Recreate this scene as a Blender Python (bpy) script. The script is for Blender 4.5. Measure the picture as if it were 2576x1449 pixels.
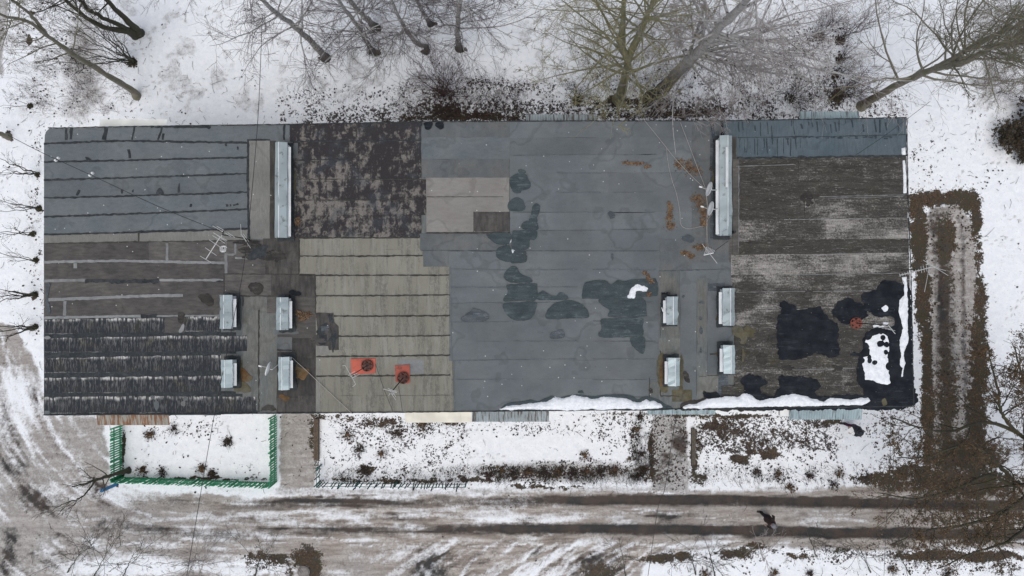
import bpy, math, random
import numpy as np

scene = bpy.context.scene
for o in list(bpy.data.objects):
    bpy.data.objects.remove(o, do_unlink=True)
R = math.radians

# ------------------------------------------------------------------ camera, sky, sun, exposure
CAM = 35.0                       # drone height above the ground, metres
cam_d = bpy.data.cameras.new('camera'); cam = bpy.data.objects.new('camera', cam_d)
scene.collection.objects.link(cam); scene.camera = cam
cam.location = (0, 0, CAM); cam.rotation_euler = (0, 0, 0)
cam_d.sensor_width = 36; cam_d.lens = 24; cam_d.clip_start = 0.5; cam_d.clip_end = 2000

SUN_EL, SUN_AZ = R(72), R(200)   # high, veiled by the overcast
world = bpy.data.worlds.new('World'); scene.world = world; world.use_nodes = True
wn = world.node_tree; wn.nodes.clear()
sky = wn.nodes.new('ShaderNodeTexSky'); sky.sky_type = 'NISHITA'; sky.sun_disc = False
sky.sun_elevation = SUN_EL; sky.sun_rotation = SUN_AZ
sky.air_density = 1.0; sky.dust_density = 2.0; sky.ozone_density = 1.0
bg = wn.nodes.new('ShaderNodeBackground'); bg.inputs['Strength'].default_value = 0.11
wo = wn.nodes.new('ShaderNodeOutputWorld')
hs = wn.nodes.new('ShaderNodeHueSaturation'); hs.inputs['Saturation'].default_value = 0.52   # cloud cover greys the sky evenly
wn.links.new(sky.outputs[0], hs.inputs['Color']); wn.links.new(hs.outputs[0], bg.inputs[0]); wn.links.new(bg.outputs[0], wo.inputs[0])
sl = bpy.data.lights.new('sun', 'SUN'); sl.energy = 1.2; sl.angle = R(50); sl.color = (1.0, 0.97, 0.93)
sun = bpy.data.objects.new('sun', sl); scene.collection.objects.link(sun)
sun.rotation_euler = (R(90) - SUN_EL, 0, math.pi - SUN_AZ)
vs = scene.view_settings
vs.view_transform = 'Standard'; vs.look = 'None'; vs.exposure = 0.40; vs.gamma = 1.0
vs.use_curve_mapping = False

# ------------------------------------------------------------------ plan coordinates
# plan sheet: 2576 x 1449 units covers 52.5 m of ground; P() turns a plan point seen at height z into metres
W2, H2, K = 1288.0, 724.5, 2576 / 52.5
def P(x, y, z=0.0):
    s = (CAM - z) / CAM / K
    return ((x - W2) * s, -(y - H2) * s, z)
def zoomf(x0, y0, k):
    return lambda a, b: (x0 + a / k, y0 + b / k)
T1 = zoomf(62.9, 289.3, 3.716);  T2 = zoomf(691.8, 289.3, 3.716); T3 = zoomf(1257.9, 289.3, 3.716); T4 = zoomf(1761, 289.3, 3.716)
L1z = zoomf(62.9, 654.1, 3.716); L2z = zoomf(691.8, 654.1, 3.716); L3z = zoomf(1257.9, 654.1, 3.716); L4z = zoomf(1761, 654.1, 3.716)
B1 = zoomf(0, 1018.9, 3.369);    B2 = zoomf(691.8, 1018.9, 3.369); B3 = zoomf(1257.9, 1018.9, 3.369); B4 = zoomf(1811.3, 1018.9, 3.369)
ZR = 7.0                          # roof level

# ------------------------------------------------------------------ object helpers
ORG = {}
def link(o):
    scene.collection.objects.link(o); return o
def props(o, label=None, cat=None, group=None, kind=None):
    if label: o['label'] = label
    if cat: o['category'] = cat
    if group: o['group'] = group
    if kind: o['kind'] = kind
    return o
def thing(name, label, cat, loc=(0, 0, 0), group=None):
    e = bpy.data.objects.new(name, None); e.empty_display_size = .2
    e.location = loc; ORG[e] = np.array(loc, float)
    link(e); return props(e, label, cat, group)
def origin(parent):
    return ORG.get(parent, np.zeros(3))
def add(name, verts, faces, mat, parent=None, smooth=False, loc=None):
    me = bpy.data.meshes.new(name)
    v = np.array(verts, float)
    org = origin(parent) if parent else (np.array(loc, float) if loc is not None else np.zeros(3))
    v = v - org
    me.from_pydata([tuple(q) for q in v], [], faces)
    for m in (mat if isinstance(mat, (list, tuple)) else [mat]): me.materials.append(m)
    if smooth:
        me.polygons.foreach_set('use_smooth', [True] * len(me.polygons))
    me.update()
    o = link(bpy.data.objects.new(name, me))
    if parent: o.parent = parent; ORG[o] = org
    else:
        o.location = org; ORG[o] = org
    return o
def add_np(name, V, Q, mat, parent=None, smooth=True, matidx=None, loc=None):
    """big mesh from numpy: V (n,3), Q (m,k) all with the same corner count"""
    V = np.asarray(V, np.float64); Q = np.asarray(Q, np.int32)
    org = origin(parent) if parent else (np.array(loc, float) if loc is not None else np.zeros(3))
    me = bpy.data.meshes.new(name); k = Q.shape[1]; m = len(Q)
    me.vertices.add(len(V)); me.vertices.foreach_set('co', (V - org).astype(np.float32).ravel())
    me.loops.add(m * k); me.loops.foreach_set('vertex_index', Q.ravel())
    me.polygons.add(m)
    me.polygons.foreach_set('loop_start', np.arange(0, m * k, k, dtype=np.int32))
    if smooth: me.polygons.foreach_set('use_smooth', np.ones(m, bool))
    for q in (mat if isinstance(mat, (list, tuple)) else [mat]): me.materials.append(q)
    if matidx is not None: me.polygons.foreach_set('material_index', np.asarray(matidx, np.int32))
    me.update(calc_edges=True); me.validate()
    o = link(bpy.data.objects.new(name, me))
    if parent: o.parent = parent
    else: o.location = org
    ORG[o] = org
    return o
class MB:
    """collects boxes, tubes and lathes into one mesh"""
    def __init__(s): s.v = []; s.f = []
    def box(s, c, size, rz=0.0, ry=0.0, rx=0.0):
        from mathutils import Euler, Vector
        m = Euler((rx, ry, rz)).to_matrix(); b = len(s.v)
        for i in (-1, 1):
            for j in (-1, 1):
                for k in (-1, 1):
                    p = m @ Vector((i * size[0] / 2, j * size[1] / 2, k * size[2] / 2))
                    s.v.append((c[0] + p.x, c[1] + p.y, c[2] + p.z))
        for q in ((0, 1, 3, 2), (4, 6, 7, 5), (0, 4, 5, 1), (2, 3, 7, 6), (0, 2, 6, 4), (1, 5, 7, 3)):
            s.f.append(tuple(b + i for i in q))
        return s
    def tube(s, pts, r, n=6, cap=True):
        V, Q = tubes(np.array(pts, float)[None], np.full((1, len(pts)), r, float) if np.isscalar(r) else np.array(r, float)[None], n)
        b = len(s.v); s.v += [tuple(q) for q in V]; s.f += [tuple(int(i) + b for i in q) for q in Q]
        if cap:
            s.f.append(tuple(b + i for i in range(n))[::-1]); e = b + (len(pts) - 1) * n; s.f.append(tuple(e + i for i in range(n)))
        return s
    def lathe(s, prof, c, n=24, M=None):
        b = len(s.v)
        for r, z in prof:
            for i in range(n):
                a = 2 * math.pi * i / n; p = np.array((r * math.cos(a), r * math.sin(a), z))
                if M is not None: p = M @ p
                s.v.append(tuple(p + np.array(c)))
        for j in range(len(prof) - 1):
            for i in range(n):
                k = (i + 1) % n
                s.f.append((b + j * n + i, b + j * n + k, b + (j + 1) * n + k, b + (j + 1) * n + i))
        return s
    def build(s, name, mat, parent=None, smooth=False, loc=None):
        return add(name, s.v, s.f, mat, parent, smooth, loc)

def tubes(pts, rad, n):
    """pts (N,S,3) rad (N,S) -> V, quads"""
    N, S, _ = pts.shape
    t = np.gradient(pts, axis=1); t /= np.linalg.norm(t, axis=2, keepdims=True) + 1e-9
    ref = np.where(np.abs(t[..., 2:3]) > .9, np.array([1., 0, 0]), np.array([0, 0, 1.]))
    ref = np.broadcast_to(ref[:, :1], t.shape)
    u = np.cross(t, ref); u /= np.linalg.norm(u, axis=2, keepdims=True) + 1e-9
    w = np.cross(t, u)
    a = np.arange(n) * 2 * np.pi / n
    V = pts[:, :, None] + rad[:, :, None, None] * (np.cos(a)[None, None, :, None] * u[:, :, None] + np.sin(a)[None, None, :, None] * w[:, :, None])
    idx = np.arange(N * S * n).reshape(N, S, n)
    q = np.stack([idx[:, :-1], np.roll(idx[:, :-1], -1, 2), np.roll(idx[:, 1:], -1, 2), idx[:, 1:]], -1)
    return V.reshape(-1, 3), q.reshape(-1, 4)
def catmull(pts, n, closed=False):
    p = np.array(pts, float)
    p = np.vstack([p[-1], p, p[:2]]) if closed else np.vstack([2 * p[0] - p[1], p, 2 * p[-1] - p[-2]])
    out = []
    for i in range(1, len(p) - 2):
        for t in np.arange(n) / n:
            a, b, c, d = p[i - 1], p[i], p[i + 1], p[i + 2]
            out.append(.5 * (2 * b + (c - a) * t + (2 * a - 5 * b + 4 * c - d) * t * t + (3 * b - a - 3 * c + d) * t ** 3))
    if not closed: out.append(p[-2])
    return np.array(out)

# ------------------------------------------------------------------ numpy value noise
_lat = np.random.RandomState(7).rand(512, 512)
def vnoise(x, y):
    xi = np.floor(x).astype(int); yi = np.floor(y).astype(int); fx = x - xi; fy = y - yi
    fx = fx * fx * (3 - 2 * fx); fy = fy * fy * (3 - 2 * fy)
    g = lambda a, b: _lat[a & 511, b & 511]
    return (g(xi, yi) * (1 - fx) + g(xi + 1, yi) * fx) * (1 - fy) + (g(xi, yi + 1) * (1 - fx) + g(xi + 1, yi + 1) * fx) * fy
def fbm(x, y, o=4, s=0.0):
    v = 0; a = .5; t = 0
    for i in range(o):
        v = v + a * vnoise(x * 2 ** i + 37.3 * i + s, y * 2 ** i + 11.7 * i - s); t += a; a *= .55
    return v / t
def sstep(a, b, x):
    t = np.clip((x - a) / (b - a), 0, 1); return t * t * (3 - 2 * t)

# ------------------------------------------------------------------ node helper
class Mat:
    def __init__(s, name):
        s.m = bpy.data.materials.new(name); s.m.use_nodes = True; s.nt = s.m.node_tree; s.nt.nodes.clear()
        s.bsdf = s.nt.nodes.new('ShaderNodeBsdfPrincipled'); o = s.nt.nodes.new('ShaderNodeOutputMaterial')
        s.nt.links.new(s.bsdf.outputs[0], o.inputs[0]); s._pos = None
    def n(s, t): return s.nt.nodes.new(t)
    def put(s, sock, v):
        if isinstance(v, (int, float)): sock.default_value = v
        elif isinstance(v, tuple): sock.default_value = (v + (1.0,)) if len(v) == 3 and sock.type == 'RGBA' else v
        else: s.nt.links.new(v, sock)
    @property
    def pos(s):
        if s._pos is None: s._pos = s.n('ShaderNodeNewGeometry').outputs['Position']
        return s._pos
    @property
    def gen(s): return s.n('ShaderNodeTexCoord').outputs['Generated']
    @property
    def obj(s): return s.n('ShaderNodeTexCoord').outputs['Object']
    @property
    def rnd(s): return s.n('ShaderNodeObjectInfo').outputs['Random']
    def map(s, v, sc, loc=(0, 0, 0)):
        m = s.n('ShaderNodeMapping'); s.put(m.inputs[0], v); m.inputs['Scale'].default_value = sc; m.inputs['Location'].default_value = loc
        return m.outputs[0]
    def noise(s, v, scale, detail=3, rough=.55, dist=0.0):
        k = s.n('ShaderNodeTexNoise'); s.put(k.inputs['Vector'], v); k.inputs['Scale'].default_value = scale
        k.inputs['Detail'].default_value = detail; k.inputs['Roughness'].default_value = rough; k.inputs['Distortion'].default_value = dist
        return k.outputs[0]
    def voro(s, v, scale, out='Distance'):
        k = s.n('ShaderNodeTexVoronoi'); s.put(k.inputs['Vector'], v); k.inputs['Scale'].default_value = scale
        return k.outputs[out]
    def st(s, x, a, b, lo=0.0, hi=1.0, smooth=True):
        k = s.n('ShaderNodeMapRange'); k.interpolation_type = 'SMOOTHSTEP' if smooth else 'LINEAR'
        s.put(k.inputs[0], x); s.put(k.inputs[1], a); s.put(k.inputs[2], b); s.put(k.inputs[3], lo); s.put(k.inputs[4], hi)
        return k.outputs[0]
    def op(s, o, a, b=0.0, c=0.0):
        k = s.n('ShaderNodeMath'); k.operation = o; s.put(k.inputs[0], a); s.put(k.inputs[1], b); s.put(k.inputs[2], c)
        return k.outputs[0]
    def mix(s, f, a, b, mode='MIX'):
        k = s.n('ShaderNodeMix'); k.data_type = 'RGBA'; k.blend_type = mode
        s.put(k.inputs[0], f); s.put(k.inputs[6], a); s.put(k.inputs[7], b); return k.outputs[2]
    def shade(s, col, val):   # colour times a grey value
        v = s.n('ShaderNodeCombineColor'); 
        for i in range(3): s.put(v.inputs[i], val)
        return s.mix(1.0, col, v.outputs[0], 'MULTIPLY')
    def sep(s, v):
        k = s.n('ShaderNodeSeparateXYZ'); s.put(k.inputs[0], v); return k.outputs
    def attr(s, name):
        k = s.n('ShaderNodeAttribute'); k.attribute_name = name; return k.outputs['Color']
    def done(s, col, rough=.9, bump=None, bs=.3, bd=.02, metal=0.0, spec=.3):
        s.put(s.bsdf.inputs['Base Color'], col); s.put(s.bsdf.inputs['Roughness'], rough)
        s.put(s.bsdf.inputs['Metallic'], metal); s.put(s.bsdf.inputs['Specular IOR Level'], spec)
        if bump is not None:
            k = s.n('ShaderNodeBump'); k.inputs['Strength'].default_value = bs; k.inputs['Distance'].default_value = bd
            s.put(k.inputs['Height'], bump); s.nt.links.new(k.outputs[0], s.bsdf.inputs['Normal'])
        return s.m
def simple(name, c, rough=.7, metal=0.0, var=.25, scale=8, spec=.3):
    m = Mat(name); a = m.noise(m.pos, scale, 4); v = m.st(a, .25, .75, 1 - var, 1 + var)
    return m.done(m.shade(c, v), rough, metal=metal, spec=spec)

# ------------------------------------------------------------------ roofing materials
def felt(name, c1, c2, big=.7, streak=(1, 1, 1), sc=5.0, sa=.25, specks=1.0, seed=0.0, rvar=.10, fine=.16, stain=None, stain_amt=0.0):
    m = Mat(name); p = m.map(m.pos, (1, 1, 1), (seed, seed * 1.7, 0))
    b = m.st(m.noise(p, big, 5, .6), .3, .7)
    col = m.mix(b, c1, c2)
    s_ = m.noise(m.map(p, streak), sc, 4, .6)
    f = m.noise(p, 55, 2, .7)
    v = m.op('MULTIPLY', m.st(s_, .25, .75, 1 - sa, 1 + sa), m.st(f, .25, .75, 1 - fine, 1 + fine))
    v = m.op('MULTIPLY', v, m.st(m.rnd, 0, 1, 1 - rvar, 1 + rvar, False))
    col = m.shade(col, v)
    if stain:
        q = m.st(m.noise(m.map(p, (1, 1.6, 1), (9, 4, 0)), 1.3, 6, .68), .56, .72, 0, stain_amt)
        col = m.mix(q, col, stain)
    pond = m.noise(m.map(p, (1, 1, 1), (seed * 3.3, 1.2, 0)), .55, 3, .5)
    ringm = m.op('MULTIPLY', m.st(pond, .545, .565), m.st(pond, .575, .61, 1, 0))
    col = m.shade(col, m.op('SUBTRACT', 1.0, m.op('MULTIPLY', ringm, .16)))
    col = m.shade(col, m.st(pond, .35, .65, .93, 1.07))
    if specks:
        d = m.voro(p, 2.6); e = m.st(d, .05, .07, 1, 0)
        col = m.mix(m.op('MULTIPLY', e, .75 * specks), col, (.55, .55, .53))
        d2 = m.voro(m.map(p, (1, 1, 1), (3.1, 5.2, 0)), 4.0); e2 = m.st(d2, .05, .075, 1, 0)
        col = m.mix(m.op('MULTIPLY', e2, .5 * specks), col, (.02, .02, .02))
    return m.done(col, .88, f, .35, .006)
M = {}
M['slate'] = felt('felt_slate_blue', (.104, .120, .128), (.128, .139, .144), streak=(.8, 1.5, 1), sa=.08, seed=1, rvar=.08, stain=(.085, .092, .095), stain_amt=.4)
M['bluegrey'] = felt('felt_blue_grey', (.106, .118, .125), (.134, .145, .150), big=.5, streak=(.8, 1.3, 1), sc=2.2, sa=.06, seed=3, rvar=.07, stain=(.088, .095, .10), stain_amt=.3)
M['bluestain'] = felt('felt_blue_stained', (.098, .110, .117), (.12, .122, .118), big=1.1, streak=(1.6, .7, 1), sc=2.6, sa=.09, seed=5, rvar=.05, stain=(.078, .076, .066), stain_amt=.55)
M['tangrey'] = felt('felt_tan_grey', (.165, .165, .150), (.19, .185, .168), streak=(3, .6, 1), sa=.12, seed=7)
M['paletan'] = felt('felt_pale_tan', (.195, .182, .165), (.215, .205, .19), big=1.2, streak=(.6, 2, 1), sa=.07, seed=9, rvar=.04)
M['brown'] = felt('felt_brown', (.068, .064, .060), (.098, .090, .082), big=1.2, streak=(.5, 2, 1), sa=.22, seed=11, rvar=.18, stain=(.045, .042, .042), stain_amt=.5)
M['darkbrown'] = felt('felt_dark_brown', (.045, .043, .040), (.072, .066, .06), big=1.4, streak=(2, .5, 1), sc=3, sa=.35, seed=13, rvar=.2, stain=(.14, .13, .12), stain_amt=.35)
M['khaki'] = None
M['teal'] = felt('felt_slate_teal', (.078, .105, .122), (.10, .125, .14), streak=(3, .5, 1), sa=.14, seed=15, specks=.4, stain=(.09, .085, .10), stain_amt=.3)
M['greystrip'] = felt('felt_pale_seam', (.175, .18, .18), (.205, .21, .205), sa=.12, seed=17, specks=0)
M['tar'] = felt('tar_seam', (.022, .026, .029), (.042, .046, .048), big=3, sa=.3, sc=14, specks=.0, seed=19)
M['browntar'] = felt('tar_brown', (.035, .034, .03), (.055, .052, .047), big=3, sa=.3, sc=14, specks=.2, seed=21)
M['ventfelt'] = felt('felt_grey_green', (.115, .125, .125), (.135, .135, .12), big=.9, streak=(2, .5, 1), sa=.15, seed=23, rvar=.08, stain=(.07, .068, .055), stain_amt=.45)

def m_khaki():
    m = Mat('felt_khaki'); p = m.pos
    a = m.noise(m.map(p, (2.6, .30, 1)), 1.5, 4, .6)
    dots = m.noise(m.map(p, (1.0, .45, 1)), 17, 4, .78)
    st = m.op('MULTIPLY', m.st(a, .44, .60), m.st(dots, .40, .56))
    col = m.mix(m.st(m.noise(p, .6, 4), .3, .7), (.190, .181, .147), (.222, .213, .176))
    col = m.mix(m.op('MULTIPLY', st, .6), col, (.095, .091, .079))
    col = m.mix(m.op('MULTIPLY', m.st(m.noise(m.map(p, (3, .4, 1), (7, 2, 0)), 2.2, 4), .5, .66), .4), col, (.255, .25, .222))
    col = m.shade(col, m.st(m.noise(p, 60, 2, .7), .25, .75, .86, 1.14))
    col = m.shade(col, m.st(m.rnd, 0, 1, .94, 1.05, False))
    return m.done(col, .9, dots, .3, .006)
M['khaki'] = m_khaki()
def m_mottled():
    m = Mat('felt_mottled_worn'); p = m.pos
    a = m.noise(m.map(p, (1.0, .72, 1)), 3.0, 6, .7, .4)
    b = m.noise(m.map(p, (3.2, .35, 1), (4, 0, 0)), 1.5, 5, .65)
    c = m.noise(m.map(p, (.3, 4.0, 1), (2, 0, 0)), 1.4, 5, .65)
    s_ = m.op('ADD', m.op('MULTIPLY', a, .66), m.op('ADD', m.op('MULTIPLY', b, .22), m.op('MULTIPLY', c, .12)))
    x = m.sep(p)
    s_ = m.op('ADD', s_, m.st(x[1], 2.5, 6.8, -.02, .02)); s_ = m.op('ADD', s_, m.st(m.rnd, 0, 1, -.03, .03, False))
    s_ = m.op('ADD', s_, m.op('MULTIPLY', m.op('SUBTRACT', m.noise(p, 9, 4, .75), .5), .22))
    f = m.st(s_, .405, .525)
    col = m.mix(f, (.165, .150, .135), (.030, .027, .028))
    g = m.st(m.noise(m.map(p, (1, 1, 1), (8, 3, 0)), 1.2, 4), .52, .66, 0, .45)
    col = m.mix(g, col, (.045, .055, .066))
    col = m.shade(col, m.st(m.noise(p, 30, 3, .75), .25, .75, .68, 1.32))
    return m.done(col, .92, s_, .3, .01)
M['mottled'] = m_mottled()
def m_flaked():
    # silver paint flaked off black felt: paint thickest along the upper lap, scaled off in runs towards the lower edge
    m = Mat('felt_flaked_silver'); p = m.pos; g = m.sep(m.gen)
    run = m.noise(m.map(p, (1, .07, 1)), 14.0, 3, .65)
    fine = m.noise(m.map(p, (1, .16, 1)), 24, 4, .72)
    big = m.noise(p, 1.1, 4, .6)
    e = m.noise(m.map(p, (1, .1, 1), (3, 0, 0)), 5.5, 4, .65)
    wob = m.noise(p, 2.2, 3, .6)
    v = m.op('ADD', g[1], m.op('ADD', m.op('MULTIPLY', m.op('SUBTRACT', e, .5), .34), m.op('MULTIPLY', m.op('SUBTRACT', wob, .5), .36)))
    top = m.op('MULTIPLY', m.st(v, .70, .90), m.st(v, .93, .99, 1, 0))
    w = m.op('ADD', g[1], m.op('ADD', m.op('MULTIPLY', m.op('SUBTRACT', e, .5), .12), m.op('MULTIPLY', m.op('SUBTRACT', wob, .5), .10)))
    foot = m.op('MULTIPLY', m.op('MULTIPLY', m.st(w, .02, .05), m.st(w, .06, .10, 1, 0)), m.st(big, .40, .55))
    crack = m.st(run, .40, .54)                               # bare runs between the scales of paint
    patchy = m.st(big, .36, .56, .45, 1)                     # long stretches lost their paint altogether
    fade = m.st(g[1], .05, .75, .45, 1)
    streak = m.op('MULTIPLY', m.op('MULTIPLY', m.st(fine, .46, .60), fade), m.op('ADD', m.op('MULTIPLY', crack, .8), .2))
    scale = m.op('MULTIPLY', m.op('MULTIPLY', top, m.op('ADD', m.op('MULTIPLY', crack, .9), .1)), patchy)
    f = m.op('MAXIMUM', m.op('MULTIPLY', streak, .8), m.op('MAXIMUM', scale, m.op('MULTIPLY', foot, m.st(fine, .40, .55, .1, .8))))
    lum = m.mix(scale, m.mix(big, (.10, .10, .10), (.20, .195, .185)), (.46, .45, .43))
    lum = m.mix(m.op('MULTIPLY', foot, .8), lum, (.28, .28, .27))
    col = m.mix(f, (.020, .023, .028), lum)
    tint = m.st(m.noise(m.map(p, (1, 1, 1), (5, 5, 0)), 2.2, 3), .5, .7, 0, .4)
    col = m.mix(tint, col, m.mix(f, (.04, .038, .025), (.16, .145, .10)))
    return m.done(col, .85, f, .4, .01)
M['flaked'] = m_flaked()
def m_weather(name, sh):
    m = Mat(name); p = m.pos
    h = m.noise(m.map(p, (.8, 14, 1)), 1.6, 5, .7)
    pt = m.noise(m.map(p, (.55, 1.1, 1)), 1.0, 6, .68, .4)
    f2 = m.noise(p, 14, 5, .78)
    s_ = m.op('ADD', m.op('MULTIPLY', pt, .45), m.op('ADD', m.op('MULTIPLY', h, .22), m.op('MULTIPLY', f2, .33)))
    s_ = m.op('ADD', s_, m.st(m.rnd, 0, 1, sh - .02, sh + .02, False))
    w = m.st(s_, .49, .62)
    col = m.mix(w, (.047, .043, .037), (.265, .25, .23))
    col = m.mix(m.st(m.noise(m.map(p, (1, 1, 1), (6, 1, 0)), 1.5, 5), .50, .62, 0, .45), col, (.048, .046, .042))
    moss = m.st(m.noise(m.map(p, (1, 1, 1), (2, 9, 0)), .8, 5, .65), .56, .70, 0, .8)
    x = m.sep(p)
    moss = m.op('MULTIPLY', moss, m.st(x[0], 9.5, 14.5, 1, .3))
    col = m.mix(moss, col, (.052, .047, .022))
    col = m.shade(col, m.st(m.noise(p, 30, 3, .75), .25, .75, .6, 1.4))
    col = m.shade(col, m.st(m.noise(m.map(p, (.5, 3, 1), (3, 3, 0)), 2.0, 5, .7), .3, .7, .74, 1.26))
    dash = m.st(m.noise(m.map(p, (2.2, 26, 1), (1, 7, 0)), 1.5, 3, .7), .615, .665, 0, .65)
    col = m.mix(dash, col, (.30, .29, .275))
    sp = m.st(m.voro(p, 5.0), .05, .075, 1, 0)
    col = m.mix(m.op('MULTIPLY', sp, .7), col, (.5, .49, .47))
    return m.done(col, .92, f2, .4, .01)
M['weather'] = m_weather('felt_weathered', .0); M['weatherdark'] = m_weather('felt_weathered_dark', -.045); M['weatherlight'] = m_weather('felt_weathered_scraped', .066)
def m_wet(name, c, c2):
    m = Mat(name); p = m.pos
    col = m.mix(m.st(m.noise(p, 2.5, 4), .35, .65), c, c2)
    col = m.shade(col, m.st(m.noise(m.map(p, (.4, 1.6, 1)), 3.5, 5, .7), .3, .7, .8, 1.2))
    col = m.shade(col, m.st(m.noise(p, 34, 3, .75), .25, .75, .66, 1.34))
    dry = m.st(m.op('ADD', m.op('MULTIPLY', m.noise(m.map(p, (.7, 9, 1)), 1.8, 5, .7), .5), m.op('MULTIPLY', m.noise(p, 2.2, 5, .65), .5)), .53, .64, 0, .55)
    col = m.mix(dry, col, tuple(q * 2.2 + .012 for q in c2))
    col = m.mix(m.op('MULTIPLY', m.st(m.voro(p, 4.5), .04, .06, 1, 0), .6), col, (.4, .4, .4))
    return m.done(col, m.st(m.noise(p, 3, 3), .3, .7, .65, .85), m.noise(p, 30, 3), .15, .004, spec=.12)
M['wet'] = m_wet('felt_wet_blue', (.043, .057, .061), (.053, .067, .071))
M['seamgrey'] = m_wet('felt_lap_line', (.094, .107, .118), (.108, .12, .132))
M['wetgrey'] = m_wet('felt_damp_grey', (.062, .072, .08), (.08, .09, .098))
M['wetblack'] = m_wet('felt_wet_black', (.009, .011, .015), (.016, .019, .023))
M['wetbrown'] = m_wet('felt_damp_brown', (.032, .03, .028), (.045, .042, .038))
M['drip'] = m_wet('felt_drip_dark', (.035, .045, .055), (.045, .055, .065))
def m_snow():
    m = Mat('snow'); p = m.pos; a = m.noise(p, 6, 6, .68)
    col = m.mix(m.st(a, .3, .7), (.66, .68, .71), (.86, .868, .875))
    z = m.op('ADD', m.sep(p)[2], m.op('MULTIPLY', m.op('SUBTRACT', m.noise(p, 14, 4, .7), .5), .05))
    col = m.mix(m.st(z, 7.04, 7.085, .75, 0), col, (.36, .38, .40))        # thin, soaked margin
    col = m.mix(m.st(m.voro(p, 5), .05, .08, .7, 0), col, (.12, .11, .10))
    return m.done(col, .7, a, .9, .05, spec=.2)
M['snow'] = m_snow()
def m_rust(name, c, rust, amt, drips=True, metal=.0, rough=.6, sx=14):
    m = Mat(name); p = m.pos
    d = m.noise(m.map(p, (1, .12 if drips else 1, .12 if drips else 1)), sx if drips else 4, 4, .65)
    lo = .68 - amt
    f = m.st(d, lo, lo + .14, 0, .9)
    col = m.mix(f, c, m.mix(m.noise(p, 9, 3), rust, tuple(q * .45 for q in rust)))
    col = m.shade(col, m.st(m.noise(p, 1.4, 2), .3, .7, .86, 1.1))
    return m.done(col, rough, metal=metal)
M['galv'] = m_rust('metal_galvanised', (.30, .35, .36), (.20, .21, .20), .13, False, .2, .55)
M['galvwhite'] = m_rust('metal_white_flange', (.60, .62, .63), (.30, .22, .14), .03, False, 0, .6)
M['galvrust'] = m_rust('metal_galvanised_rusty', (.40, .47, .48), (.26, .12, .03), .05, False, .3, .5)
M['rust'] = felt('rust_stain', (.12, .062, .022), (.095, .075, .045), big=2.5, sa=.3, seed=31, specks=0)
M['olive'] = felt('moss_stain', (.10, .085, .045), (.085, .08, .06), big=2.5, sa=.3, seed=33, specks=0)
M['corr'] = m_rust('canopy_galvanised', (.33, .37, .38), (.13, .10, .075), .20, True, .1, .55, 11)
M['corrblue'] = m_rust('canopy_blue_zinc', (.34, .42, .44), (.19, .22, .23), .17, True, .1, .5, 11)
M['canrust'] = m_rust('canopy_rusted', (.30, .29, .25), (.26, .105, .04), .25, True, .05, .7, 9)
M['cancream'] = m_rust('canopy_cream', (.72, .68, .58), (.42, .24, .10), .05, True, .0, .7, 7)
M['canpale'] = m_rust('canopy_pale', (.80, .80, .74), (.30, .28, .22), .0, True, .0, .7, 5)
M['white'] = simple('white_paint', (.74, .74, .73), .5, 0, .06)
M['alu'] = simple('aluminium_rod', (.48, .48, .47), .45, .25, .06)
M['steeldark'] = simple('steel_dark', (.035, .032, .03), .6, .2)
M['redrim'] = m_rust('rim_red_rust', (.20, .06, .042), (.07, .035, .025), .16, False, 0, .75)
M['brownrim'] = m_rust('rim_brown_rust', (.105, .05, .04), (.05, .03, .025), .2, False, 0, .8)
M['redboard'] = m_rust('board_red', (.44, .10, .065), (.30, .12, .09), .12, False, 0, .75)
M['redboard2'] = m_rust('board_red_weathered', (.33, .085, .06), (.16, .07, .055), .17, False, 0, .8)
M['cable'] = simple('cable_beige', (.34, .31, .28), .6, 0, .1)
M['cabledark'] = simple('cable_black', (.02, .02, .022), .6, 0, .1)
M['brickwall'] = simple('wall_plaster', (.38, .34, .28), .9, 0, .15, 2)
M['concrete'] = simple('concrete', (.20, .185, .17), .9, 0, .2, 6)
M['green'] = simple('paint_green', (.03, .31, .15), .5, 0, .2, 12)
M['greenrail'] = simple('paint_green_dark', (.025, .24, .11), .5, 0, .2, 12)
M['navy'] = simple('paint_navy', (.022, .035, .055), .6, 0, .35, 10)
M['tealp'] = simple('paint_teal', (.03, .12, .11), .6, 0, .35, 10)
M['blue'] = simple('paint_blue', (.02, .16, .36), .5, 0, .12, 10)
M['wood'] = simple('wood_weathered', (.105, .078, .058), .9, 0, .3, 14)
M['woodgrey'] = simple('wood_grey', (.10, .085, .068), .9, 0, .3, 14)

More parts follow.
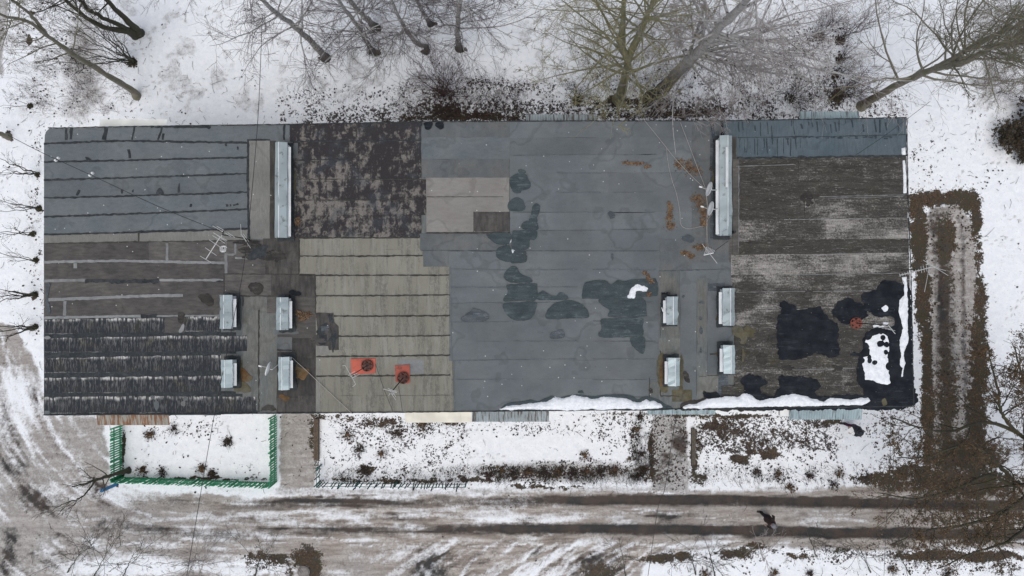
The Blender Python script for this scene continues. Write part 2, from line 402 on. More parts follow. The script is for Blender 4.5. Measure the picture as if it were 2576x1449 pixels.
# ------------------------------------------------------------------ ground: one relief grid, split into ground, road and paths
def axis(lo, hi, step, far):
    a = list(np.arange(lo, hi + 1e-6, step)); s = step; x = hi
    while x < far:
        s *= 1.35; x += s; a.append(x)
    s = step; x = lo
    while x > -far:
        s *= 1.35; x -= s; a.insert(0, x)
    return np.array(a)
gx = axis(-28.0, 28.0, .09, 420); gy = axis(-16.2, 16.2, .09, 420)
GX, GY = np.meshgrid(gx, gy)
PX = np.clip(GX, -31, 31) * K + W2; PY = -np.clip(GY, -19, 19) * K + H2     # plan coordinates
wx = PX + 16 * (fbm(PX / 26, PY / 26, 4, 1) - .5) + 5 * (fbm(PX / 6, PY / 6, 2, 5) - .5)
wy = PY + 16 * (fbm(PX / 26, PY / 26, 4, 9) - .5) + 5 * (fbm(PX / 6, PY / 6, 2, 14) - .5)
def blob(cx, cy, rx, ry, soft=.5, rot=0.0, warp=True):
    x, y = (wx, wy) if warp else (PX, PY)
    c, s = math.cos(R(rot)), math.sin(R(rot)); u = (x - cx) * c + (y - cy) * s; v = -(x - cx) * s + (y - cy) * c
    return 1 - sstep(1 - soft, 1 + soft, np.sqrt((u / rx) ** 2 + (v / ry) ** 2))
def polymask(pts, soft=10, warp=True):
    x, y = (wx, wy) if warp else (PX, PY)
    ins = np.zeros(x.shape, bool); d = np.full(x.shape, 1e9); n = len(pts)
    for i in range(n):
        x0, y0 = pts[i]; x1, y1 = pts[(i + 1) % n]
        if y0 != y1:
            c = ((y0 > y) != (y1 > y)) & (x < (x1 - x0) * (y - y0) / (y1 - y0) + x0); ins ^= c
        L = (x1 - x0) ** 2 + (y1 - y0) ** 2 + 1e-9
        t = np.clip(((x - x0) * (x1 - x0) + (y - y0) * (y1 - y0)) / L, 0, 1)
        d = np.minimum(d, (x - x0 - t * (x1 - x0)) ** 2 + (y - y0 - t * (y1 - y0)) ** 2)
    d = np.sqrt(d); d = np.where(ins, d, -d)
    return sstep(-soft, soft, d)
def stroke(pts, w, soft=4, warp=True):
    """pts: (x, y, strength)"""
    X, Y = (wx, wy) if warp else (PX, PY)
    out = np.zeros(X.shape)
    p = catmull(pts, 6)
    for (x0, y0, s0), (x1, y1, s1) in zip(p[:-1], p[1:]):
        m = w + soft + 18
        i0, i1 = np.searchsorted(PY[:, 0] * -1, [-max(y0, y1) - m, -min(y0, y1) + m]); j0, j1 = np.searchsorted(PX[0], [min(x0, x1) - m, max(x0, x1) + m])
        if i1 <= i0 or j1 <= j0: continue
        x = X[i0:i1, j0:j1]; y = Y[i0:i1, j0:j1]
        t = np.clip(((x - x0) * (x1 - x0) + (y - y0) * (y1 - y0)) / ((x1 - x0) ** 2 + (y1 - y0) ** 2 + 1e-9), 0, 1)
        d = np.hypot(x - x0 - t * (x1 - x0), y - y0 - t * (y1 - y0))
        out[i0:i1, j0:j1] = np.maximum(out[i0:i1, j0:j1], (1 - sstep(w - soft, w + soft, d)) * (s0 + t * (s1 - s0)))
    return out
def mx(a, *b):
    for q in b: a = np.maximum(a, q)
    return a
n1 = fbm(PX / 60, PY / 60, 4, 21); n2 = fbm(PX / 18, PY / 18, 4, 33); n3 = fbm(PX / 160, PY / 14, 4, 41)

road_poly = [(-400, 1000), (-60, 790), (40, 822), (90, 900), (118, 1000), (150, 1040), (262, 1050), (272, 1120), (282, 1215), (420, 1240), (690, 1246), (1150, 1243), (1300, 1232), (1650, 1236), (2000, 1228), (2150, 1222), (2260, 1205), (2420, 1195), (3000, 1205), (3000, 1382), (2450, 1378), (2250, 1386), (1900, 1374), (1640, 1392), (1600, 1470), (1480, 1700), (-400, 1700)]
path_a = [(703, 1030), (788, 1030), (794, 1228), (705, 1228)]
path_b = [(1640, 1030), (1728, 1030), (1738, 1240), (1636, 1240)]
track_c = [(2335, 1210), (2335, 700), (2322, 560), (2345, 520), (2420, 512), (2455, 590), (2462, 700), (2470, 1210)]
rs0 = np.random.RandomState(19)
m_road = polymask(road_poly, 9); m_pa = polymask(path_a, 5); m_pb = polymask(path_b, 6); m_tc = polymask(track_c, 6)

# tyre-track texture: noise drawn out along the road, round the turn in the west and along the diagonal wheel marks in the south
rad = np.hypot(PX - 470, (PY - 870) * 1.0); ang = np.arctan2(PY - 870, PX - 470) * 420
w_left = (1 - sstep(250, 480, PX)) * sstep(780, 850, PY); w_diag = sstep(1352, 1376, PY) * sstep(880, 1000, PX) * (1 - sstep(1560, 1680, PX))
du = (PX * math.cos(R(-30)) + PY * math.sin(R(-30))); dv = (-PX * math.sin(R(-30)) + PY * math.cos(R(-30)))
def flow(a, b, sd):
    ro = fbm(PX / a, PY / b, 5, sd); le = fbm(ang / a, rad / b, 5, sd + 3); di = fbm(du / a, dv / b, 5, sd + 6)
    x = ro * (1 - w_left) + le * w_left; return x * (1 - w_diag) + di * w_diag
fl1 = flow(150, 7, 91); fl2 = flow(70, 16, 97); fl3 = flow(260, 30, 103)
spot = fbm(PX / 9, PY / 9, 3, 111)
# --- slush: 0 clean snow ... 1 dirty packed snow and ice
slush = m_road * np.clip(.70 + .7 * (n1 - .45) + .9 * (fl1 - .5) + .9 * (fl2 - .5) + .5 * (fl3 - .5) + .12 * sstep(900, 1500, PX) + .02 * w_left, .16 + .30 * sstep(400, 1200, PX), 1)
slush = mx(slush, m_pa * .72, m_pb * .68, m_tc * .72)
slush = mx(slush, polymask([(-300, -200), (22, -200), (20, 60), (12, 150), (8, 190), (-300, 260)], 9) * .75)
slush = mx(slush, blob(210, 150, 50, 110, .7) * .62, blob(195, 270, 40, 50, .7) * .5, blob(230, 235, 40, 40, .7) * .55, blob(205, 1120, 60, 110, .5) * .6, blob(265, 40, 40, 40, .8) * .2)
slush = mx(slush, stroke([(700, 1236, .5), (1150, 1236, .5), (1650, 1232, .45)], 10, 9), blob(560, 1230, 220, 14, .6) * .2)
grime = sstep(.47, .72, fbm(PX / 34, PY / 34, 4, 123)) * (.18 + .22 * (1 - sstep(250, 330, PY)))
trod = np.zeros(PX.shape)
for k in range(26):
    x0, y0 = [(rs0.uniform(2200, 2330), rs0.uniform(1050, 1180)), (rs0.uniform(20, 110), rs0.uniform(300, 800)), (rs0.uniform(330, 680), rs0.uniform(1060, 1190)), (rs0.uniform(1180, 1620), rs0.uniform(1060, 1160)), (rs0.uniform(2310, 2560), rs0.uniform(300, 470)), (rs0.uniform(300, 1000), rs0.uniform(150, 290)), (rs0.uniform(2490, 2576), rs0.uniform(520, 900))][k % 7]
    a = rs0.uniform(0, 6.28)
    for q in range(rs0.randint(6, 14)):
        x0 += 13 * math.cos(a); y0 += 13 * math.sin(a); a += rs0.normal(0, .15); sd = 4 if q % 2 else -4
        trod = mx(trod, blob(x0 - sd * math.sin(a), y0 + sd * math.cos(a), 6.5, 3.6, .5, math.degrees(a), False) * .42)
slush = mx(slush, grime, trod, blob(1410, 1186, 260, 26, .7) * .6, blob(1000, 1195, 190, 16, .7) * .3)
slush = slush * (1 - .8 * blob(320, 1425, 170, 26, .5)) * (1 - .55 * blob(60, 1000, 70, 70, .7)) * (1 - .4 * blob(700, 1298, 300, 12, .8)) * (1 - .75 * blob(610, 1428, 120, 26, .5))
slush = slush * (1 - .5 * blob(1300, 1302, 160, 14, .8)) * (1 - .45 * blob(300, 1240, 160, 24, .7)) * (1 - .35 * blob(1000, 1390, 130, 20, .8))
# --- dark: wet soil and asphalt in the wheel ruts
dark = 1.0 * stroke([(250, 1262, .25), (500, 1266, .35), (640, 1268, .55), (840, 1262, .75), (960, 1264, .7), (1150, 1264, .55), (1350, 1260, .75), (1500, 1258, .95), (1750, 1258, 1), (2000, 1262, 1), (2300, 1268, 1), (2700, 1274, 1)], 13, 9, False)
dark = mx(dark, stroke([(120, 1250, .1), (210, 1290, .4), (300, 1318, .5), (420, 1335, .7), (560, 1345, .55), (700, 1338, .5), (830, 1330, .75), (1000, 1332, .6), (1200, 1330, .85), (1400, 1331, 1), (1700, 1332, 1), (2000, 1338, 1), (2300, 1342, 1), (2700, 1346, 1)], 13, 9, False))
rs = np.random.RandomState(3)
for cx, cy, rx, ry, s, rot in [(22, 1105, 26, 70, .55, -20), (30, 1165, 32, 30, .6, 0), (95, 1255, 52, 32, .8, 15), (255, 1230, 16, 18, .7, 0), (262, 1325, 30, 20, .85, 0), (20, 1395, 22, 60, .8, 10), (140, 1350, 40, 12, .45, 10),
                            (845, 1257, 70, 12, .55, 0), (815, 1332, 34, 14, .7, 0), (1085, 1428, 52, 42, .9, 0), (1060, 1385, 60, 14, .4, 20), (1495, 1425, 60, 34, .75, -20), (1710, 1118, 20, 34, .95, 0), (1675, 1150, 16, 22, .75, 0),
                            (1690, 1080, 12, 20, .5, 0), (1660, 1200, 30, 24, .45, 0), (2372, 620, 22, 110, .85, 0), (2370, 800, 18, 150, .7, 0), (2352, 560, 16, 40, .8, 0), (2420, 640, 8, 90, .55, 0), (2395, 900, 10, 220, .6, 0),
                            (1660, 1385, 30, 14, .4, 0), (2030, 1308, 40, 8, .2, 0), (165, 240, 30, 30, .15, 0), (1350, 1395, 14, 6, .4, 0), (1240, 1385, 20, 10, .4, 0), (1700, 1295, 70, 14, .38, 0), (990, 1300, 110, 12, .42, 0), (920, 1318, 120, 10, .35, 0)]:
    dark = mx(dark, blob(cx, cy, rx * 1.1, ry * 1.1, .85, rot) * s * (.45 + .9 * spot) * (.55 + .9 * fl2))
dark = mx(dark, stroke([(2385, 1200, .7), (2383, 1000, .75), (2376, 850, .8), (2374, 700, .85), (2372, 600, .8), (2362, 560, .6)], 16, 10), stroke([(2352, 640, .45), (2352, 700, .5), (2356, 900, .5), (2360, 1200, .5)], 5, 5), stroke([(2408, 540, .4), (2420, 600, .55), (2424, 800, .6), (2432, 1100, .6)], 6, 6))
# sweeping tyre tracks
for k in range(26):
    a = rs.rand(); o = rs.uniform(-60, 90); s = rs.uniform(.15, .5); w = rs.uniform(1.2, 4)
    slushy = stroke([(-30 + o * .5, 830 + o, s), (50 + o * .6, 930 + o * 1.1, s), (105 + o * .8, 1060 + o, s), (190 + o, 1190 + o * .7, s * .8), (330 + o, 1285 + o * .3, s * .5)], w, w)
    dark = mx(dark, slushy * .8)
for k in range(22):
    x0 = rs.uniform(1020, 1480); s = rs.uniform(.12, .42); w = rs.uniform(1.5, 5); l = rs.uniform(60, 220)
    dark = mx(dark, stroke([(x0, 1480, s), (x0 + l * .45, 1420, s), (x0 + l, 1370, s * .8), (x0 + l * 1.7, 1340, s * .2)], w, w))
for k in range(12):
    y0 = rs.uniform(1275, 1325); x0 = rs.uniform(900, 2300); s = rs.uniform(.1, .32)
    dark = mx(dark, stroke([(x0, y0, 0.05), (x0 + 120, y0 + rs.uniform(-8, 8), s), (x0 + 260, y0 + rs.uniform(-14, 14), .05)], rs.uniform(1.5, 4), 3))
for k in range(10):
    y0 = rs.uniform(1245, 1360); x0 = rs.uniform(150, 700); s = rs.uniform(.15, .35)
    dark = mx(dark, stroke([(x0, y0, 0.05), (x0 + 160, y0 + rs.uniform(-6, 6), s), (x0 + 420, y0 + rs.uniform(-8, 8), .05)], rs.uniform(1.5, 3.5), 3))
for o in (0, 9, 30, 42):
    dark = mx(dark, stroke([(-20, 1440 + o, .2), (70, 1395 + o, .45), (190, 1372 + o, .4), (330, 1362 + o * .6, .3)], 3, 3) * .8)
for k in range(13):
    o = rs.uniform(-130, 190); w = rs.uniform(1.2, 4)
    slush = slush * (1 - stroke([(-30 + o * .5, 830 + o, .3), (50 + o * .6, 930 + o * 1.1, .75), (105 + o * .8, 1060 + o, .75), (190 + o, 1190 + o * .7, .6), (330 + o, 1285 + o * .3, .3)], w, w * 1.2) * rs.uniform(.15, .45))
for k in range(40):
    x0 = rs.uniform(950, 1600); l = rs.uniform(60, 240); w = rs.uniform(1.5, 6)
    slush = slush * (1 - stroke([(x0, 1480, .6), (x0 + l * .45, 1425, .6), (x0 + l, 1378, .5), (x0 + l * 1.6, 1350, .1)], w, w) * rs.uniform(.3, .9))
for k in range(44):
    x0 = rs.uniform(100, 2400); y0 = rs.choice([rs.uniform(1238, 1254), rs.uniform(1276, 1322), rs.uniform(1350, 1380)]); l = rs.uniform(80, 300); w = rs.uniform(1.2, 4)
    slush = slush * (1 - stroke([(x0, y0, .1), (x0 + l * .5, y0 + rs.uniform(-6, 6), .7), (x0 + l, y0 + rs.uniform(-8, 8), .1)], w, w) * rs.uniform(.4, 1))
dark = np.clip(dark + m_road * (1.5 * np.maximum(fl1 - .60, 0) + 2.2 * np.maximum(fl2 - .60, 0)) * sstep(.3, .55, n1 + .15), 0, 1)
dark = dark * np.clip(.72 + .26 * sstep(1150, 1500, PX) + .9 * (fl1 - .35) + .5 * (spot - .5), .3 + .45 * sstep(1150, 1500, PX), 1.05)
# --- grass: brown leaves and dead grass with the snow gone
GRASS = [(2311, 600, 22, 105, 1.0), (2321, 740, 19, 110, 1.0), (2330, 890, 14, 130, 1.0), (2334, 1060, 17, 140, .95), (2335, 498, 60, 20, 1.0), (2400, 497, 50, 18, 1.0), (2442, 508, 26, 28, 1.0), (2454, 560, 16, 55, .95), (2300, 520, 16, 40, 1.0), (2462, 640, 9, 60, .75), (2466, 760, 16, 70, .9), (2462, 900, 24, 120, 1.0), (2455, 1060, 28, 120, .95), (2380, 1000, 30, 130, .75), (2378, 600, 24, 60, .95), (2385, 720, 16, 60, .6), (2385, 850, 18, 60, .6), (2400, 1140, 90, 50, .8),
         (2200, 1205, 60, 12, .9), (2300, 1190, 60, 22, .8), (2420, 1195, 80, 16, .8), (1660, 1403, 50, 12, .9), (1720, 1400, 26, 14, .9), (1850, 1390, 50, 14, .85), (1900, 1372, 26, 8, .8), (2010, 1398, 40, 8, .75), (2110, 1385, 26, 8, .7), (2330, 1398, 90, 14, .95), (2480, 1400, 100, 14, .95), (2520, 1425, 50, 20, .6), (2300, 1215, 110, 26, .8), (2430, 1215, 130, 44, .88), (2530, 1300, 90, 70, .7), (2360, 1300, 120, 34, .55), (2450, 1150, 80, 50, .9), (2260, 1195, 60, 18, .8), (2280, 1370, 90, 14, .5), (2440, 1360, 110, 18, .55),
         (650, 1398, 40, 12, .7), (700, 1405, 40, 14, .8), (770, 1400, 34, 26, .95), (790, 1432, 18, 40, .95), (730, 1430, 14, 20, .55), (640, 1415, 24, 10, .5), (1500, 1440, 40, 22, .9),
         (1300, 1222, 26, 5, .9), (1360, 1224, 40, 5, .85), (1430, 1226, 34, 4, .75), (1410, 1188, 240, 15, .48), (1300, 1195, 120, 12, .5), (1200, 1208, 60, 7, .8), (1000, 1209, 160, 6, .7), (860, 1207, 50, 5, .7), (1165, 1203, 20, 10, .8),
         (1800, 1070, 40, 14, .95), (1830, 1085, 60, 26, .62), (1900, 1120, 70, 24, .6), (1960, 1090, 70, 20, .5), (1860, 1155, 26, 12, .95), (1935, 1140, 32, 16, .85), (1885, 1135, 20, 12, .7), (2000, 1110, 50, 26, .5), (2060, 1065, 40, 10, .7), (2090, 1060, 30, 8, .7), (1745, 1170, 10, 60, .7), (1752, 1120, 10, 60, .65), (1760, 1205, 22, 18, .7),
         (1638, 1120, 8, 40, .8), (1642, 1180, 9, 40, .85), (1628, 1205, 18, 10, .75), (1590, 1158, 20, 7, .7), (960, 1062, 50, 14, .7), (860, 1050, 40, 10, .6), (920, 1180, 30, 14, .75), (1130, 1060, 24, 8, .7), (800, 1048, 26, 7, .6), (1800, 1047, 160, 6, .85), (1560, 1042, 120, 5, .5), (795, 1150, 10, 60, .55), (785, 1090, 8, 44, .7),
         (312, 1130, 6, 70, .8), (500, 1204, 170, 4, .8), (1030, 298, 50, 10, .6), (1120, 280, 60, 20, .75), (1170, 292, 120, 12, .85), (1280, 298, 60, 8, .7), (1540, 262, 40, 14, .7), (1590, 258, 40, 14, .7), (1660, 262, 40, 18, .8), (1720, 285, 60, 14, .8), (1800, 280, 70, 14, .65), (1640, 290, 160, 12, .6), (1900, 260, 50, 20, .35), (2105, 240, 20, 22, .85), (2110, 105, 12, 8, .9), (2112, 150, 9, 8, .8), (2098, 192, 10, 8, .8), (2300, 300, 4, 6, .3), (2295, 390, 6, 30, .3),
         (2545, 340, 55, 40, .6), (2560, 120, 24, 100, .35), (2570, 60, 20, 40, .5)]
grass = np.zeros(PX.shape)
for cx, cy, rx, ry, s in GRASS: grass = mx(grass, blob(cx, cy, rx * 1.06, ry * 1.06, .75) * s)
# --- litter: scattered dark leaves on the snow
bx = PX + 90 * (fbm(PX / 70, PY / 70, 3, 61) - .5); by = PY + 46 * (fbm(PX / 50, PY / 50, 3, 67) - .5)
def band(x0, x1, y0, y1, s, f=30):
    f = f * 1.3
    return s * sstep(x0 - f, x0 + f, bx) * (1 - sstep(x1 - f, x1 + f, bx)) * sstep(y0 - 20, y0 + 20, by) * (1 - sstep(y1 - 16, y1 + 16, by))
litter = np.full(PX.shape, .15)
litter = mx(litter, band(690, 1000, 215, 330, .36), band(690, 1000, 262, 330, .52), band(980, 2020, 190, 330, .42, 40), band(1000, 1860, 245, 330, .72, 50), band(1860, 2280, 230, 330, .45), band(1400, 2120, 120, 250, .3, 60), band(1950, 2160, 30, 300, .38),
            band(0, 250, 0, 290, .26), band(240, 420, 230, 330, .26), band(-50, 108, 300, 850, .2), band(85, 115, 300, 850, .36, 8), band(2285, 2400, 290, 480, .28), band(2400, 2576, 200, 480, .22), band(2480, 2700, 480, 900, .14),
            band(330, 560, 1040, 1120, .33), band(330, 680, 1150, 1212, .2), band(810, 1180, 1040, 1210, .40, 20), band(900, 1180, 1040, 1100, .5, 20), band(1180, 1640, 1040, 1110, .36), band(1450, 1640, 1040, 1150, .42), band(1180, 1640, 1165, 1215, .62), band(1735, 2120, 1040, 1140, .6, 20), band(1735, 2320, 1130, 1215, .36), band(2080, 2320, 1035, 1140, .33), band(1640, 2576, 1372, 1412, .42), band(600, 760, 1385, 1449, .4), band(1640, 2250, 1405, 1449, .22), band(2250, 2576, 1370, 1449, .38),
            band(60, 650, 1385, 1449, .24), m_pb * .45, m_pa * .18, m_road * .16, m_tc * .3, band(2240, 2480, 1000, 1449, .3))
litter = np.clip(litter * (.45 + 1.1 * fbm(PX / 30, PY / 30, 3, 77)), 0, .56)
litter = litter * (1 - .6 * blob(1380, 1125, 150, 28, .6))
TBASE = [(335, 158, 16, 12), (820, 148, 20, 12), (950, 72, 20, 12), (945, 132, 20, 12), (1070, 132, 15, 10), (1085, 64, 18, 9), (1160, 124, 18, 12), (345, 243, 14, 12), (350, 88, 12, 12), (25, 345, 12, 14), (1450, 250, 16, 14), (1650, 250, 26, 18), (1545, 250, 20, 14), (2175, 262, 22, 12), (97, 438, 9, 9), (100, 525, 9, 12), (80, 588, 8, 8), (92, 655, 8, 8), (88, 745, 14, 12), (90, 822, 16, 12), (78, 268, 8, 8), (295, 1219, 8, 7), (325, 1182, 8, 8), (575, 1110, 14, 10), (508, 1175, 10, 10), (535, 1190, 14, 8), (410, 1182, 6, 5), (360, 1180, 9, 8), (85, 30, 12, 8), (72, 100, 10, 14)]
for x, y, a, b in TBASE: grass = mx(grass, blob(x, y, a * .8, b * .8, .5) * .85)
grass_far = (np.abs(GX) < 27.5) & (np.abs(GY) < 16)
snowdepth = 1 - np.clip(mx(slush * .8, dark, grass), 0, 1)
n4 = fbm(PX / 5, PY / 5, 3, 51)
grass = grass * np.clip(.62 + .8 * fbm(PX / 22, PY / 22, 3, 131), 0, 1.05)
GZ = .05 * snowdepth * (.6 + .8 * n2) + .02 * n2 + .03 * (n4 - .5) * (.3 + snowdepth) - .05 * dark * m_road
Hm, Wm = GX.shape
V = np.stack([GX, GY, GZ], -1).reshape(-1, 3)
idx = np.arange(Hm * Wm).reshape(Hm, Wm)
Q = np.stack([idx[:-1, :-1], idx[:-1, 1:], idx[1:, 1:], idx[1:, :-1]], -1).reshape(-1, 4)
C1 = np.stack([slush, dark, litter, np.ones_like(slush)], -1).reshape(-1, 4)
tanm = np.clip(m_tc * .5 + m_road * (.55 + 1.0 * (n1 - .35)) * (.55 + .45 * sstep(150, 700, PX)) + .5 * m_pa + blob(1350, 1400, 320, 60, .6) * .5 + blob(1000, 1300, 400, 60, .8) * .25, 0, 1)
C2 = np.stack([grass, tanm, m_road, np.ones_like(slush)], -1).reshape(-1, 4)

def m_ground():
    m = Mat('winter_ground'); p = m.pos
    a1 = m.n('ShaderNodeSeparateColor'); m.put(a1.inputs[0], m.attr('mask_a')); sl_, dk, li = a1.outputs
    a2 = m.n('ShaderNodeSeparateColor'); m.put(a2.inputs[0], m.attr('mask_b')); gr, tn, rd = a2.outputs
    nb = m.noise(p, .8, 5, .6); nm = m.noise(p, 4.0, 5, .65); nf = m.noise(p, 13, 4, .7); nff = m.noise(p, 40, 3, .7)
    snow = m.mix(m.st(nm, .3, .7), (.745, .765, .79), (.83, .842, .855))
    snow = m.mix(m.op('MULTIPLY', m.st(nf, .52, .72), .35), snow, (.50, .52, .54))  # grey mottling, shade like that of twigs put into the snow colour
    # packed dirty snow
    along = m.noise(m.map(p, (.35, 2.2, 1)), 1.6, 5, .68, .4)
    ice = m.mix(m.st(nm, .3, .7), (.43, .42, .41), (.29, .278, .268))
    ice = m.mix(tn, ice, m.mix(m.st(along, .3, .7), (.43, .39, .35), (.205, .168, .14)))
    ice = m.mix(m.op('MULTIPLY', m.st(nf, .48, .68), .5), ice, (.15, .135, .125))
    k = m.op('ADD', m.op('MULTIPLY', nm, .5), m.op('ADD', m.op('MULTIPLY', along, .35), m.op('MULTIPLY', nf, .35)))
    f = m.st(m.op('ADD', sl_, m.op('MULTIPLY', m.op('SUBTRACT', k, .6), 1.3)), .12, .72)
    col = m.mix(f, snow, ice)
    # wet dark ruts
    wetc = m.mix(m.st(nb, .40, .6), (.028, .027, .026), (.055, .041, .033))
    wetc = m.shade(wetc, m.st(nff, .25, .75, .7, 1.35))
    fd = m.st(m.op('ADD', dk, m.op('MULTIPLY', m.op('SUBTRACT', k, .6), 1.0)), .12, .86)
    col = m.mix(fd, col, wetc)
    # brown leaf and grass cover
    leafn = m.noise(p, 24, 3, .8)
    vc = m.voro(p, 22, 'Color')
    lc = m.mix(m.sep(vc)[0], (.034, .026, .019), (.092, .064, .042))
    lc = m.mix(m.st(nb, .42, .6), lc, m.mix(leafn, (.030, .027, .020), (.070, .060, .036)))
    lc = m.mix(m.st(m.noise(p, 1.7, 4, .65), .50, .66, 0, .7), lc, m.shade((.045, .042, .038), m.st(nff, .25, .75, .6, 1.5)))
    fg = m.st(m.op('ADD', gr, m.op('ADD', m.op('MULTIPLY', m.op('SUBTRACT', nf, .5), 1.3), m.op('MULTIPLY', m.op('SUBTRACT', nm, .5), 1.5))), .38, .60)
    col = m.mix(fg, col, lc)
    # single leaves and clods melted through the snow
    q = m.op('ADD', m.op('MULTIPLY', m.noise(p, 7.0, 3, .65, .6), .66), m.op('MULTIPLY', nf, .34))
    fl = m.st(m.op('ADD', q, m.op('MULTIPLY', li, .42)), .705, .755)
    col = m.mix(m.op('MULTIPLY', fl, .95), col, m.shade(m.mix(nm, (.026, .021, .021), (.050, .036, .029)), m.st(nff, .25, .75, .6, 1.5)))
    
    rough = m.st(fd, 0, 1, .8, .55)
    hgt = m.op('ADD', m.op('MULTIPLY', nm, .6), m.op('MULTIPLY', nf, .4))
    return m.done(col, rough, hgt, .5, .05, spec=.2)
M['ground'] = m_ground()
fcx = (PX[:-1, :-1] + PX[1:, 1:]).ravel() / 2; fcy = (PY[:-1, :-1] + PY[1:, 1:]).ravel() / 2
def cell(mask): return ((mask[:-1, :-1] + mask[1:, 1:]) / 2).ravel() > .5
inside = ((np.abs(GX[:-1, :-1]) < 30) & (np.abs(GY[:-1, :-1]) < 18)).ravel()
region = np.zeros(len(Q), int)
region[cell(m_road)] = 1
region[cell(m_pa) & (region == 0)] = 2; region[cell(m_pb) & (region == 0)] = 3; region[cell(m_tc) & (region == 0)] = 4
region[~inside] = 0
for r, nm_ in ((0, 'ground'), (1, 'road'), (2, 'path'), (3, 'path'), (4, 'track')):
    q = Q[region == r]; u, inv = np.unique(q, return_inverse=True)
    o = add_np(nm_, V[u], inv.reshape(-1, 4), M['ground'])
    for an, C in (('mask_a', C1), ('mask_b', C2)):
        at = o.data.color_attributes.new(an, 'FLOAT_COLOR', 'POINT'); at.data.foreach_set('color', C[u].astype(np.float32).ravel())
    o['kind'] = 'structure'
def gz(x, y):
    i = min(max(np.searchsorted(gy, y), 0), Hm - 1); j = min(max(np.searchsorted(gx, x), 0), Wm - 1); return float(GZ[i, j])

# ------------------------------------------------------------------ the building
rng = np.random.RandomState(11)
bld = thing('apartment_building', 'long low building with flat patched grey felt roof in the snow', 'building', (0, 0, 0))
def outl(pts, step=16, jit=.7):
    out = []; n = len(pts)
    for i in range(n):
        a = np.array(pts[i], float); b = np.array(pts[(i + 1) % n], float); L = np.hypot(*(b - a)); k = max(1, int(L / step))
        nrm = np.array((-(b - a)[1], (b - a)[0])) / (L + 1e-9)
        for j in range(k):
            out.append(a + (b - a) * j / k + (nrm * rng.normal(0, jit) if j else 0))
    return out
ROOF = outl([(124, 323), (400, 318), (720, 314), (1060, 307), (1500, 305), (1800, 305), (2278, 297), (2280, 480), (2288, 700), (2296, 1022), (1640, 1030), (1142, 1036), (700, 1040), (112, 1045), (110, 620), (112, 360), (115, 332)], 60, .8)
def slab(name, pts, z, th, mat, parent, seen=None):
    """flat piece of felt with its own thickness; plan outline drawn at roof level"""
    w = [P(x, y, ZR) for x, y in pts]; n = len(w)
    a = sum(w[i][0] * w[(i + 1) % n][1] - w[(i + 1) % n][0] * w[i][1] for i in range(n))
    if a < 0: w = w[::-1]
    v = [(x, y, z) for x, y, _ in w] + [(x, y, z - th) for x, y, _ in w]
    f = [tuple(range(n))] + [(i, n + i, n + (i + 1) % n, (i + 1) % n) for i in range(n)]
    return add(name, v, f, mat, parent)
roof = slab('roof', ROOF, ZR, .28, M['ventfelt'], bld)
xs = [P(x, y, ZR) for x, y in ROOF]
x0, x1 = min(q[0] for q in xs) + .32, max(q[0] for q in xs) - .32; y0, y1 = min(q[1] for q in xs) + .32, max(q[1] for q in xs) - .32
MB().box(((x0 + x1) / 2, (y0 + y1) / 2, 3.3), (x1 - x0, y1 - y0, 6.84)).build('wall', M['brickwall'], bld)

zc = [0.0]
def zlift(): zc[0] += .00012; return zc[0]
def sheet(pts, mat, lift=.008, jit=.6, step=26, name='felt_sheet'):
    return slab(name, outl(pts, step, jit), ZR + lift + zlift(), .012, M[mat], roof)
def rect(x0, y0, x1, y1, mat, **k): return sheet([(x0, y0), (x1, y0), (x1, y1), (x0, y1)], mat, **k)
def row(x0, x1, a, b, mat, **k): return sheet([(x0, a[0]), (x1, a[1]), (x1, b[1]), (x0, b[0])], mat, **k)
def seam(pts, w=4.0, mat='tar', lift=.022, jit=.7, name='tar_seam'):
    p = np.array(pts, float); L = np.r_[0, np.cumsum(np.hypot(*np.diff(p, axis=0).T))]; n = max(3, int(L[-1] / 7))
    t = np.linspace(0, L[-1], n); q = np.stack([np.interp(t, L, p[:, i]) for i in (0, 1)], 1)
    d = np.gradient(q, axis=0); d /= np.hypot(d[:, 0], d[:, 1])[:, None]; nn = np.stack([-d[:, 1], d[:, 0]], 1)
    wv = w / 2 * (1 + .0 * t); up = q + nn * (wv + rng.normal(0, jit, n))[:, None]; dn = q - nn * (wv + rng.normal(0, jit, n))[:, None]
    return slab(name, [tuple(a) for a in up] + [tuple(a) for a in dn[::-1]], ZR + lift + zlift(), .01, M[mat], roof)
def patch(pts, mat='wet', lift=.03, jit=.5, n=6, name='wet_patch', f=None, smooth=True):
    p = [f(*q) for q in pts] if f else pts
    e_ = np.ptp(np.array(p), axis=0).min(); jit = min(jit, .035 * e_)
    c = catmull(p, n, True) if smooth else np.array(outl(p, 8, jit))
    amp = min({'wetblack': 3.6, 'wetbrown': 3.2, 'wetgrey': 2.0, 'rust': 2.6, 'olive': 3.0, 'tar': 1.6}.get(mat, .9), .07 * e_)
    c2 = []
    for q0, q1 in zip(c, np.roll(c, -1, 0)):
        k = max(1, int(np.hypot(*(q1 - q0)) / 2.2)); c2 += [q0 + (q1 - q0) * t / k for t in range(k)]
    c2 = np.array(c2); tg = np.roll(c2, -1, 0) - np.roll(c2, 1, 0); nn = np.stack([-tg[:, 1], tg[:, 0]], 1) / (np.hypot(tg[:, 0], tg[:, 1])[:, None] + 1e-6)
    sd = rng.uniform(0, 200); dd = (fbm(c2[:, 0] / 11 + sd, c2[:, 1] / 6 + sd, 4) - .5) * 2
    return slab(name, [tuple(q) for q in c2 + nn * (amp * 1.7 * dd)[:, None]], ZR + lift + zlift(), .004, M[mat], roof)
